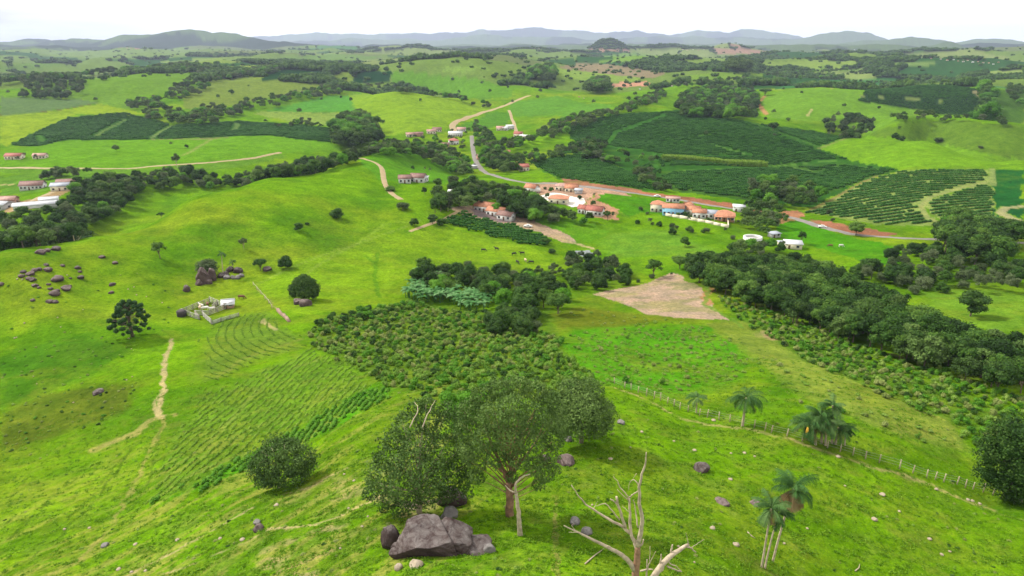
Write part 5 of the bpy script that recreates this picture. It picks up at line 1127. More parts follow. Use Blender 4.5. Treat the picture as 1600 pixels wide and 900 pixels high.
big_tree('broadleaf_tree', 'very dark shady tree cut off by the right edge of the picture', (1575, 778),
  [(1572,700,30,0),(1600,680,30,0),(1550,715,18,0),(1548,742,18,-.5),(1590,735,32,-1),(1620,720,36,0),(1565,755,18,-1),(1600,765,24,-1),(1545,700,12,0),(1575,672,18,1),(1640,690,36,0),(1545,688,9,0),(1535,735,9,0),(1640,750,30,0),(1580,775,12,-1)],
  [([(1577,786),(1578,760),(1582,730)], .4, .25, 0), ([(1580,740),(1565,715),(1555,700)], .2, .06, 0), ([(1580,740),(1600,705),(1610,690)], .2, .06, 0)],
  16000, .18, 'leafdark', M_bark, 206, core=.6, jit=.7, shell=(.6, 1.14))
big_tree('leafy_bush', 'round dense dark green tree sitting on boulders in the mown pasture', (475, 468),
  [(475,447,15,0),(463,452,11,0),(488,452,11,0),(475,438,10,.5),(466,441,8,0),(485,442,8,0),(460,459,7,-.5),(490,460,7,-.5),(475,458,11,-2)],
  [([(475,470),(475,455)], .25, .15, 0)], 6000, .3, 'leafdark', M_bark, 207, core=.86)
# the monkey-puzzle tree: tufts at the ends of level branches
x, y, z = at(207, 526); root = thing('araucaria_tree', 'dark araucaria with pom-pom foliage tufts above the left scrub', 'tree', (x, y, z)); H = hpx_to_m(x, y, z, 52)
rs = np.random.default_rng(31); tm = MB(); cm = MB(); tm.tube([(0, 0, -.5), (0, 0, H * .5), (.1, 0, H * .97)], [.42, .34, .12], 8); L = []
for k in range(78):
    u = (k + .5) / 78; zz_ = H * (.22 + .78 * u); rad = H * .56 * (math.sin(math.pi * min(1, .34 + .62 * u)) ** .7) * rs.uniform(.55, 1.04); a = k * 2.399
    e = np.array([rad * math.cos(a), rad * math.sin(a), zz_ + .03 * H]); L.append((e, H * .066 * rs.uniform(.8, 1.25)))
    s0 = np.array([0, 0, zz_ - .04 * H]); tm.tube([s0, (s0 + e) / 2 + np.array([0, 0, -.25]), e], [.09, .07, .04], 5)
lobes_crown(cm, L, 9000, .13, rs, core=.9, down=1, jit=.6)
obj('trunk', tm.mesh('trunk', M_bark, True), root); obj('crown', cm.mesh('crown', MF['araucaria']), root)

# ------------------------------------------------------------------ palms and banana plants
def palm(name, label, foot, top, nfr, L, seed, bend=0.0, r0=.16, dry=0, group=None, drop=1.0, blossom=False):
    x, y, z = at(*foot); tp = seg_point(top[0], top[1], y + bend); rs = np.random.default_rng(seed)
    root = thing(name, label, 'palm', (x, y, z), 0, group); t0 = np.array([0, 0, -.4]); t1 = tp - np.array([x, y, z]); u = np.linspace(0, 1, 12)[:, None]
    mid = (t0 + t1) / 2 + np.array([t1[0] * .22, 0, 0]) * -1; P_ = (1 - u) ** 2 * t0 + 2 * u * (1 - u) * mid + u ** 2 * t1
    tm = MB(); tm.tube(P_, r0 * (1.25 - .45 * u[:, 0]) * (1 + .06 * (np.arange(12) % 2)), 8); obj('trunk', tm.mesh('trunk', M_pale_bark, True), root)
    def fronds(n_, dryf):
        m = MB()
        for k in range(n_):
            a = k * 2.399 + rs.uniform(-.3, .3); el = rs.uniform(-.2, 1.25) if not dryf else rs.uniform(-1.3, -.7); l_ = L * rs.uniform(.8, 1.1) * (.75 if dryf else 1); N_ = 13
            s = np.linspace(0, 1, N_); ang = el - (1.5 if not dryf else .3) * drop * s ** 1.3; hx = np.cumsum(np.cos(ang)) / N_ * l_; hz = np.cumsum(np.sin(ang)) / N_ * l_
            ctr_ = np.stack([hx * math.cos(a), hx * math.sin(a), hz], -1) + t1; m.tube(ctr_, np.linspace(.04, .012, N_), 4, .8)
            sd_ = np.array([-math.sin(a), math.cos(a), 0]); up_ = np.array([0, 0, 1.])
            V, Fc = [], []
            for i in range(1, N_ - 1):
                for q in range(3):
                    c = ctr_[i] + (ctr_[i + 1] - ctr_[i]) * q / 3
                    for sg in (-1, 1):
                        ll = L * .24 * math.sin(math.pi * min(.97, .12 + .86 * s[i])) * rs.uniform(.8, 1.15); fw = unit((ctr_[i + 1] - ctr_[i])[None])[0]
                        tip = c + (sd_ * sg * .85 + fw * .45 - up_ * rs.uniform(.3, .9)) * ll; w_ = fw * .034
                        V += [c - w_, c + w_, tip + w_ * .4, tip - w_ * .4]; b_ = len(V) - 4; Fc.append([b_, b_ + 1, b_ + 2, b_ + 3])
            m.add(V, None, Fc, rs.uniform(.15, .95))
        return m
    obj('fronds', fronds(nfr, False).mesh('fronds', MF['palm']), root)
    if dry: obj('dry_fronds', fronds(dry, True).mesh('dry_fronds', MF['dry']), root)
    if blossom:
        m = MB(); v, f3, f4, t_ = blob(t1 + np.array([-1.0, -.6, -.6]), .22, .9, 8, 6, rs, 3.0); m.add(v, f3, f4, t_); obj('flower_spike', m.mesh('flower_spike', simple_mat('yellow_flower', (.75, .42, .05))), root, label='bright orange-yellow flower spike')
    return root
palm('palm_tree', 'taller palm with drooping dry fronds and leaning trunk, lower right', (1207, 878), (1240, 764), 17, 3.0, 301, 0, .10, 12)
palm('palm_tree', 'shorter palm with pale straight trunk left of the taller one', (1190, 886), (1205, 795), 14, 2.3, 302, 0, .09, 3)
palm('palm_tree', 'thin palm stem standing between the pale one and the leaning one', (1195, 888), (1216, 805), 10, 1.9, 303, .6, .08, 1)
palm('palm_tree', 'palm with hanging crown at the fence, left of the palm thicket', (1160, 666), (1166, 622), 22, 3.6, 304, 0, .17, 2, drop=1.2)
palm('palm_tree', 'small faint palm by the fence, farthest left of the palms', (1088, 645), (1089, 622), 12, 2.2, 305, 0, .1, 0)
palm('palm_tree', 'palm rising above the dark palm thicket by the fence', (1300, 692), (1301, 634), 18, 2.4, 306, 0, .15, 1)
for i, (fx_, fy_, tx, ty, n_) in enumerate([(1275,695,1270,665,18), (1290,696,1290,660,20), (1284,692,1282,650,18), (1305,694,1310,668,16), (1265,688,1258,664,14)]):
    palm('clump_palm', ['low palm with orange flower spike in the palm thicket', 'widest dark palm in the middle of the palm thicket', 'dark palm at the back of the palm thicket', 'dark palm on the right side of the palm thicket', 'leftmost dark palm of the palm thicket'][i], (fx_, fy_), (tx, ty), n_, 3.0, 310 + i, 0, .16, 3, blossom=(i == 0), group='palms of the thicket by the fence')
palm('palm_tree', 'little palm right beside the dark thicket by the fence', (1320, 696), (1321, 672), 12, 1.7, 321, 0, .1, 0)
palm('palm_tree', 'slender palm between boulders on the left hill', (349, 432), (346, 396), 14, 2.2, 322, 0, .14, 0, drop=1.3)
palm('palm_tree', 'small dark palm above the boulder pile on the left hill', (363, 422), (363, 409), 12, 1.8, 323, 0, .14, 0)
bn = []
for i in range(3):
    rs = np.random.default_rng(340 + i); st = MB(); lv = MB(); st.tube([(0, 0, -.3), (0, 0, 1.2), (.1, 0, 2.3)], [.17, .14, .08], 7)
    for k in range(9):
        a = k * 2.399 + rs.uniform(-.3, .3); el = rs.uniform(.5, 1.35); N_ = 8; s = np.linspace(0, 1, N_); ang = el - 1.7 * s ** 1.4; l_ = rs.uniform(1.9, 2.7)
        hx = np.cumsum(np.cos(ang)) / N_ * l_; hz = np.cumsum(np.sin(ang)) / N_ * l_; c = np.stack([hx * math.cos(a), hx * math.sin(a), hz + 2.1], -1); w_ = .36 * np.sin(np.pi * np.clip(.1 + .87 * s, 0, 1)) ** .6; w_[-1] = .05
        sd_ = np.array([-math.sin(a), math.cos(a), .0]); V = np.concatenate([c - sd_ * w_[:, None] - [0, 0, .08], c, c + sd_ * w_[:, None] - [0, 0, .08]]); Fc = []
        for q in range(N_ - 1): Fc += [[q, q + 1, N_ + q + 1, N_ + q], [N_ + q, N_ + q + 1, 2 * N_ + q + 1, 2 * N_ + q]]
        lv.add(V, None, Fc, rs.uniform(.25, 1))
    bn.append((st.mesh('banana_stem', MF['banana'], True), lv.mesh('banana_leaves', MF['banana'])))
firstb = {}
bp_ = np.concatenate([sample_poly([(636,462),(648,440),(652,425),(668,430),(690,448),(712,462),(700,476),(660,478),(638,476)], 2.7, 160, 300, 0), sample_poly([(700,476),(712,462),(740,466),(768,472),(765,484),(735,486),(705,486)], 2.8, 160, 300, 0)])
print('bananas', len(bp_))
bp_ = bp_[:150]; BPW = pos_words([('b',) + tuple(float(v) for v in project(q[0], q[1], ground(*q))) for q in bp_])
for q, bw in zip(bp_, BPW):
    i = random.randrange(3); loc = (q[0], q[1], float(ground(*q)) - .1); s = random.uniform(.9, 1.35)
    lab = ('tall' if s > 1.12 else 'short') + ' banana plant in the patch before the copse, ' + bw; grp = 'banana plants in front of the copse'
    if i not in firstb:
        t_ = thing('banana_plant', lab, 'banana plant', loc, random.uniform(0, 6), grp, s); obj('stem', bn[i][0], t_); obj('leaves', bn[i][1], t_); firstb[i] = t_
    else: copy_thing(firstb[i], loc, random.uniform(0, 6.28), s, lab)

# ------------------------------------------------------------------ dead trees
def dead(name, label, foot, limbs, mat):
    """limbs: (part name, [pixels], radius at start, radius at end, depth drift)"""
    x, y, z = at(*foot); root = thing(name, label, 'dead tree', (x, y, z)); rs = np.random.default_rng(len(limbs) * 7)
    for (pn, pts, r0, r1, dz, off) in limbs:
        m = MB(); limb(m, [p for p in pts], y + off, r0, r1, dz, seg=8, wob=.02, rs=rs); me = m.mesh(pn, mat[0] if pn == 'trunk' else mat[1], True); recentre(root, [me]); obj(pn, me, root)
    return root
K = lambda *p: [(870 + a / 4.29, 690 + b_ / 4.29) for a, b_ in p]
dead('dead_tree', 'bare dead tree with long pale branches at the bottom of the picture', (992, 938), [
 ('trunk', [(991,944)] + K((528,960),(530,860),(540,780),(542,700)), .36, .22, 0, 0),
 ('branch', K((542,720),(520,670),(490,612),(494,500),(487,380)), .2, .07, .6, 0),
 ('branch', K((542,705),(562,610),(575,520),(556,420),(553,300),(572,205),(597,140),(600,72)), .2, .035, -1.0, 0),
 ('branch', K((520,860),(478,790),(435,760),(345,708),(280,680),(200,635),(130,600),(48,563)), .22, .035, -1.6, 0),
 ('branch', K((488,615),(440,568),(330,510),(245,452),(190,420),(142,360),(98,290)), .13, .03, .8, .4),
 ('branch', K((460,575),(430,490),(408,420),(400,370)), .13, .09, -.5, .4),
 ('branch', K((412,430),(385,400),(360,384)), .06, .04, 0, 0),
 ('branch', K((492,400),(462,350),(430,315),(400,260),(380,235)), .06, .025, .5, .6),
 ('branch', K((478,395),(440,360),(405,320)), .05, .025, 0, .6),
 ('branch', K((488,372),(520,350),(556,320)), .06, .05, -1.2, .6),
 ('branch', K((545,575),(530,480),(510,390)), .07, .03, .8, -.3),
 ('branch', K((422,525),(375,470),(335,415),(300,420),(262,430)), .06, .015, .6, .4),
 ('branch', K((552,300),(520,250),(488,268),(480,330)), .05, .015, .6, -.6),
 ('branch', K((535,215),(512,245)), .03, .012, .2, -.2),
 ('branch', K((245,452),(262,420),(275,400)), .03, .01, 0, .9),
 ('branch', K((130,600),(98,565),(118,545)), .03, .01, 0, -1.4),
 ('branch', K((140,610),(80,608)), .03, .012, 0, -1.4),
 ('branch', K((553,700),(575,690),(580,655)), .1, .05, 0, 0),
 ('branch', K((435,760),(400,735),(340,700)), .09, .05, -.5, -.3),
 ('branch', K((480,470),(440,430)), .03, .012, .4, .4)], (M_redbark, M_pale_bark))
dead('fallen_dead_tree', 'broken pale dead tree leaning low beside the bare one', (1018, 930), [
 ('trunk', K((635,930),(700,830),(765,765),(830,720),(884,690)), .3, .12, 1.5, 0),
 ('branch', K((768,765),(770,720),(776,690)), .1, .06, 0, .9), ('branch', K((868,700),(900,715),(932,742)), .1, .05, .3, 1.4),
 ('branch', K((690,850),(698,800),(700,755)), .09, .05, 0, .4), ('branch', K((600,930),(604,850),(605,790)), .08, .04, 0, 0), ('branch', K((606,860),(625,790),(625,700)), .05, .02, 0, .2),
 ('branch', K((604,850),(635,790),(664,735)), .04, .015, 0, .2), ('branch', K((752,780),(755,820),(800,835),(838,872)), .06, .03, .2, .7), ('branch', K((740,835),(790,860),(835,872)), .08, .05, 0, .4),
 ('branch', K((884,690),(875,650),(865,610)), .04, .012, 0, 1.5), ('branch', K((900,712),(940,685),(990,655)), .03, .01, 0, 1.5), ('branch', K((660,890),(712,860),(716,840)), .1, .05, 0, .2), ('branch', K((560,870),(600,855),(645,858)), .08, .05, 0, 0)], (M_pale_bark, M_pale_bark))
K = lambda *p: [(533 + a / 2.728, 570 + b_ / 2.728) for a, b_ in p]
dead('dead_snag', 'pale barkless snag standing in front of the reddish tree trunk', (813, 836), [
 ('trunk', K((765,735),(760,690),(756,620),(745,545)), .30, .16, 0, 0), ('branch', K((745,548),(742,510),(765,480),(805,466)), .15, .05, -.6, 0), ('branch', K((746,548),(718,535),(700,515)), .1, .04, .3, 0), ('branch', K((742,515),(755,500)), .06, .02, 0, 0)], (M_pale_bark, M_pale_bark))
# fallen sticks in the grass
for i, (pts, lab) in enumerate([(K2, l) for K2, l in [([(914,882),(930,868),(944,858)], 'pale fallen stick lying in the grass left of the dead tree'), ([(1168,832),(1174,838),(1180,842)], 'short curved stick on the grass by the shorter palm'), ([(1336,893),(1342,888),(1343,882)], 'small curved pale stick at the bottom right')]]):
    m = MB(); P_ = np.array([at(*p) for p in pts]); P_[:, 2] += .08; m.tube(P_, np.linspace(.07, .03, len(P_)), 6); me = m.mesh('fallen_stick', M_pale_bark, True); obj('fallen_stick', me, None, label=lab, category='stick')
# ------------------------------------------------------------------ rocks
def rock_mat(name, a, b_, lich=(.42, .40, .36), amt=.5):
    m, t, bs_ = base_mat(name); g = N(t, 'ShaderNodeTexCoord'); o = g.outputs['Object']
    n1_ = noise(t, .8, 8, .7, o); n2_ = noise(t, 1.1, 8, .75, o, .6); n3_ = noise(t, .5, 3, .5, o, 1.0)
    c = ramp(t, n1_, [(.3, a), (.7, b_)]); ge = N(t, 'ShaderNodeNewGeometry'); s = N(t, 'ShaderNodeSeparateXYZ'); t.links.new(ge.outputs['Normal'], s.inputs[0])
    f = mth(t, 'MULTIPLY', mth(t, 'MULTIPLY_ADD', s.outputs[2], 2.2, -.9, clamp=True), mth(t, 'MULTIPLY_ADD', n2_, 3.2, -1.15 + .3 * (amt - .5), clamp=True))
    c = mixc(t, mth(t, 'MULTIPLY', f, .9), c, lich); t.links.new(c, bs_.inputs['Base Color']); bs_.inputs['Roughness'].default_value = .9; bs_.inputs['Specular IOR Level'].default_value = .2
    bp_ = N(t, 'ShaderNodeBump'); bp_.inputs['Distance'].default_value = .22; bp_.inputs['Strength'].default_value = .9; t.links.new(mth(t, 'ADD', n1_, mth(t, 'MULTIPLY', n2_, .4)), bp_.inputs['Height']); t.links.new(bp_.outputs[0], bs_.inputs['Normal']); return m
M_rock = rock_mat('dark_lichened_rock', (.030, .018, .017), (.085, .058, .052), (.22, .195, .18), .2); M_rockd = rock_mat('brown_rock', (.045, .030, .028), (.11, .075, .065), (.28, .22, .2), .3)
M_stone = rock_mat('pale_stone', (.22, .17, .11), (.36, .29, .20), (.44, .37, .28)); M_grock = rock_mat('grey_rock', (.09, .08, .075), (.20, .18, .165), (.29, .27, .25))
def ico(sub):
    t_ = (1 + 5 ** .5) / 2; v = [(-1, t_, 0), (1, t_, 0), (-1, -t_, 0), (1, -t_, 0), (0, -1, t_), (0, 1, t_), (0, -1, -t_), (0, 1, -t_), (t_, 0, -1), (t_, 0, 1), (-t_, 0, -1), (-t_, 0, 1)]
    f = [(0,11,5),(0,5,1),(0,1,7),(0,7,10),(0,10,11),(1,5,9),(5,11,4),(11,10,2),(10,7,6),(7,1,8),(3,9,4),(3,4,2),(3,2,6),(3,6,8),(3,8,9),(4,9,5),(2,4,11),(6,2,10),(8,6,7),(9,8,1)]
    v = [list(unit(np.array(q, float)[None])[0]) for q in v]
    for _ in range(sub):
        mid = {}; nf = []
        def mp_(a, b_):
            k = (min(a, b_), max(a, b_))
            if k not in mid: mid[k] = len(v); v.append(list(unit((np.array(v[a]) + np.array(v[b_]))[None])[0]))
            return mid[k]
        for a, b_, c in f: x, y, z = mp_(a, b_), mp_(b_, c), mp_(c, a); nf += [(a, x, z), (b_, y, x), (c, z, y), (x, y, z)]
        f = nf
    return np.array(v), np.array(f)
ICO = {k: ico(k) for k in (2, 3, 4)}
def rock_mesh(dims, seed, sub=3, cuts=7, mat=None, facet=.82, amp=.16, planes=(), crack=None):
    v, f = ICO[sub]; v = v.copy(); rs = np.random.default_rng(seed)
    for _ in range(cuts):        # planar breaks
        n_ = unit(rs.normal(size=3)[None])[0]; d = rs.uniform(facet - .2, facet + .1); e = v @ n_ - d; m = e > 0; v[m] -= np.outer(e[m], n_) * .92
    for (pn, pd) in planes:
        n_ = unit(np.array(pn, float)[None])[0]; e = v @ n_ - pd; m = e > 0; v[m] -= np.outer(e[m], n_) * .95
    o = rs.uniform(0, 50, 3); nz_ = fbm(v[:, 0] * 2.2 + o[0] + v[:, 2] * 1.3, v[:, 1] * 2.2 + o[1] - v[:, 2] * 1.7, seed % 50, 4) - .5
    v *= (1 + nz_[:, None] * amp * 2)
    if sub >= 4: v *= (1 + (fbm(v[:, 0] * 9 + o[1] + v[:, 2] * 7, v[:, 1] * 9 + o[0] - v[:, 2] * 6, 7, 4) - .5)[:, None] * .09)
    if crack is not None:
        for cn, cd in crack:
            cn = unit(np.array(cn, float)[None])[0]; q = v @ cn - cd; v *= (1 - .16 * np.exp(-(q / .035) ** 2))[:, None]
    v *= np.array(dims) / 2
    return new_mesh('rock', v, f, mat, sub >= 3)
def rock(px, py, wpx, hpx, label, mat, name='boulder', cat='boulder', group=None, deep=1.0, sub=3, seed=None, rz=None, cuts=7, sink=.35, dyf=0, amp=.16, planes=(), crack=None, mul=1):
    """px,py: middle of its foot line; wpx,hpx as it measures in the photograph"""
    x, y, z = at(px, py); d = math.dist((x, y, z), (0, 0, CAMZ)); w_ = wpx * d / F; h = max(.15, hpx * d / F * .95)
    seed = seed if seed is not None else int(px * 7 + py * 3); me = rock_mesh((w_, w_ * deep, h * (1 + sink) * 1.1), seed, sub, cuts, mat, amp=amp, planes=planes, crack=crack)
    o = obj(name, me); y2 = y + w_ * deep * .3 + dyf; x2 = x * y2 / y; o.location = (x2, y2, float(ground(x2, y2)) + h * (.44 - sink * .6)); o.rotation_euler = (0, 0, (seed % 7 - 3) * .07 if rz is None else rz)
    o['label'] = label; o['category'] = cat
    if group: o['group'] = group
    return o
ICO[5] = ico(5)
rock(680,872,140,50,'huge dark boulder with lichen, main block of the outcrop under the big tree',M_rock,'large_boulder',deep=.72,sub=5,cuts=6,seed=5,amp=.13,sink=.3,rz=.05,planes=[((-.15,-.9,-.18),.50),((.1,-.25,1),.52),((.7,-.15,.7),.62),((-.8,-.3,.5),.66),((.45,-.85,.25),.58)],crack=[((.85,.25,.1),.38)])
rock(738,866,62,24,'right shoulder of the rock outcrop, grey and cracked',M_rock,'large_boulder',deep=.9,sub=4,cuts=8,seed=11,amp=.2,planes=[((.5,-.3,1),.45)])
rock(612,856,30,36,'upper left block split off the rock outcrop',M_rock,'large_boulder',deep=.9,sub=4,seed=21)
rock(628,870,32,24,'lower left block split off the rock outcrop',M_rock,'large_boulder',deep=.8,sub=4,seed=22)
rock(765,864,22,12,'pale small rock at the right toe of the outcrop',M_grock,deep=.8,seed=23)
rock(706,790,46,30,'smooth dark boulder behind the outcrop under the left big tree',M_rock,'large_boulder',deep=.8,sub=4,seed=31)
rock(703,810,28,17,'medium grey boulder with grassy hollow behind the outcrop',M_grock,deep=.8,sub=3,seed=33)
rock(623,891,13,9,'pale stone below the left corner of the outcrop',M_stone,'stone','stone',seed=41); rock(650,887,20,9,'wider pale stone at the foot of the outcrop',M_stone,'stone','stone',seed=42)
rock(884,727,29,12,'dark brown boulder with a pale streak right of the tall tree',M_rockd,seed=50,sub=4); rock(852,722,18,10,'dark brown boulder half hidden under the tall tree crown',M_rockd,seed=52)
rock(1096,738,24,12,'dark boulder alone on the right pasture slope',M_rock,seed=55); rock(1128,788,22,5,'flat dark rock slab lying in the right pasture',M_rockd,seed=56)
rock(917,835,17,10,'round grey rock left of the dead tree',M_grock,seed=57); rock(897,820,17,10,'angular grey rock just above the round grey one',M_grock,seed=58); rock(1180,790,16,5,'low flat rock left of the palms',M_rockd,seed=59)
rock(405,830,15,9,'narrow dark rock in the eroded left trail',M_rockd,seed=61); rock(402,820,10,8,'pale rock beside the narrow dark one on the trail',M_grock,seed=62); rock(971,663,14,6,'greyish flat rock by the fence near the dome tree',M_grock,seed=63); rock(888,690,12,9,'grey rock at the foot of the dome tree',M_grock,seed=64)
rock(153,617,15,4,'grey flat rock outcrop in the brown scrub on the left',M_rock,seed=65,deep=1.3,cuts=12); rock(165,855,10,5,'grey stone beside a dark weed, bottom left',M_grock,seed=66)
rock(319,444,22,27,'tall split brown rock tower on the left hill',M_rockd,'large_boulder',deep=.8,sub=4,seed=71,cuts=12); rock(331,439,16,19,'right half of the split rock tower',M_rockd,'large_boulder',deep=.8,seed=72); rock(312,446,12,9,'small rock at the left foot of the rock tower',M_rockd,seed=73); rock(327,444,12,8,'small rock at the right foot of the rock tower',M_rockd,seed=74)
rock(292,456,10,10,'lone dark boulder left of the rock tower',M_rockd,seed=75); rock(418,424,13,7,'dark reddish boulder beside the flat-topped tree',M_rockd,seed=76)
rock(465,474,15,9,'left brown boulder under the round pasture tree',M_rockd,seed=77,dyf=-1.2); rock(478,477,20,12,'right brown boulder under the round pasture tree',M_rockd,seed=78,dyf=-1.2)
for i, (px, py, w_) in enumerate([(346,434,12),(355,436,10),(353,431,10),(365,436,9),(371,436,9),(377,433,8),(372,427,14),(360,425,12)]):
    rock(px, py, w_, w_ * .6, 'grey boulder in the pile under the small palms', M_grock if i in (1, 3, 4, 5) else M_rock, group='boulders of the pile under the small palms', seed=80 + i)
CL = [(37,427,8),(48,431,12),(55,425,9),(62,423,8),(34,434,9),(46,438,8),(52,440,10),(75,425,12),(90,441,17),(126,437,11),(55,449,9),(61,451,6),(79,453,7),(76,446,6),(104,455,14),(89,457,9),(86,463,14),(78,474,10),(87,474,9),(52,471,7),(98,417,7),(122,421,9),(125,426,6),(174,459,8),(175,447,9),(178,445,6),(160,404,9),(88,392,13),(64,398,14),(74,394,10),(73,416,8),(180,413,9),(2,447,9),(110,436,5),(110,448,5)]
CPW = pos_words([('b', q[0], q[1]) for q in CL])
for i, (px, py, w_) in enumerate(CL):
    w_ *= .92; rock(px, py, w_, w_ * .46, ('large' if w_ > 9 else 'small') + ' dark boulder of the rock field on the left hill, ' + CPW[i], M_rockd if i % 3 else M_rock, group='boulders scattered on the left hill', seed=130 + i, sub=2 if w_ < 9 else 3)
ST = [(954,719,9),(1085,705,8),(1142,709,5),(1163,709,7),(1179,714,5),(1141,750,8),(1113,827,10),(1150,853,12),(1378,775,10),(1366,814,10),(1309,715,8),(1462,766,7),(1512,782,6),(1519,784,6),(1530,788,6),(1484,863,5),(1452,844,7),(1471,868,6),(1115,658,8),(1261,827,5),(1230,790,5),(1003,676,7),(1053,690,5),(432,791,10),(379,845,9),(344,843,7),(278,845,8),(212,852,7),(186,891,8),(206,895,6),(228,893,6),(101,828,5),(140,826,5),(532,858,5),(520,640,6),(553,752,6),(538,742,5),(566,824,6),(575,808,5),(545,795,5),(640,815,5),(925,790,5),(1035,765,5),(985,700,4),(1060,855,6),(1085,880,5),(1250,760,4),(1320,760,4),(1405,800,5),(1225,850,5)]
TPW = pos_words([('l' if q[0] < 620 else 'r', q[0], q[1]) for q in ST])
for i, (px, py, w_) in enumerate(ST):
    lft = px < 620
    w_ = w_ * .8; rock(px, py, w_, w_ * .42, ('pale stone on the trampled left slope, ' if lft else 'pale stone in the grass of the right pasture, ') + TPW[i], M_stone, 'stone', 'stone', 'pale stones on the left slope' if lft else 'pale stones in the right pasture', seed=200 + i, sub=2, sink=.2)
rs = np.random.default_rng(77)
for i in range(24):      # tiny stones among the boulders of the left hill
    px, py = rs.uniform(5, 260), rs.uniform(430, 640); w_ = rs.uniform(1.6, 2.8)
    rock(px, py, w_, w_ * .6, 'tiny pale stone among the grass of the left hillside', M_stone, 'stone', 'stone', 'tiny pale stones of the left hillside', seed=300 + i, sub=2, sink=.2)

# ------------------------------------------------------------------ buildings
def tile_mat(name, c):
    m, t, b_ = base_mat(name); g = N(t, 'ShaderNodeTexCoord'); w_ = N(t, 'ShaderNodeTexWave'); w_.inputs['Scale'].default_value = 1.6; w_.inputs['Distortion'].default_value = .6; t.links.new(g.outputs['Object'], w_.inputs[0])
    f = noise(t, .9, 5, .7, g.outputs['Object']); c0 = tuple(float(q) for q in c); a = ramp(t, f, [(.3, tuple(q * .55 for q in c0)), (.6, c0), (.8, tuple(min(1, q * 1.25) for q in c0))])
    a = mixc(t, .35, a, w_.outputs['Color'], 'MULTIPLY'); t.links.new(a, b_.inputs['Base Color']); b_.inputs['Roughness'].default_value = .85; return m
TILE = {'orange': tile_mat('orange_roof_tiles', (.55, .23, .12)), 'red': tile_mat('red_roof_tiles', (.42, .13, .09)), 'brown': tile_mat('old_brown_roof_tiles', (.28, .15, .12)), 'pink': tile_mat('pale_pink_roof_tiles', (.52, .30, .24)),
        'white': simple_mat('white_metal_roof', (.60, .60, .61), var=.12), 'grey': simple_mat('grey_sheet_roof', (.36, .38, .42), var=.2)}
WALL = {'white': simple_mat('whitewashed_wall', (.62, .61, .57), var=.1), 'cream': simple_mat('cream_wall', (.68, .60, .44), var=.12), 'blue': simple_mat('sky_blue_wall', (.26, .52, .70), var=.1), 'yellow': simple_mat('yellow_wall', (.66, .58, .30), var=.1),
        'orange': simple_mat('orange_wall', (.55, .28, .16), var=.1), 'brick': simple_mat('bare_brick_wall', (.42, .24, .17), var=.2), 'grey': simple_mat('grey_cement_wall', (.42, .40, .38), var=.15)}
M_dark = simple_mat('dark_window_glass', (.03, .035, .04), rough=.3); M_door = simple_mat('wooden_door', (.16, .09, .05)); M_frame = simple_mat('painted_frame', (.55, .53, .5))
M_wood = simple_mat('grey_weathered_boards', (.30, .27, .22), var=.35, scale=2, bump=.02); M_wood2 = simple_mat('pale_greenish_boards', (.40, .40, .32), var=.3, scale=2)
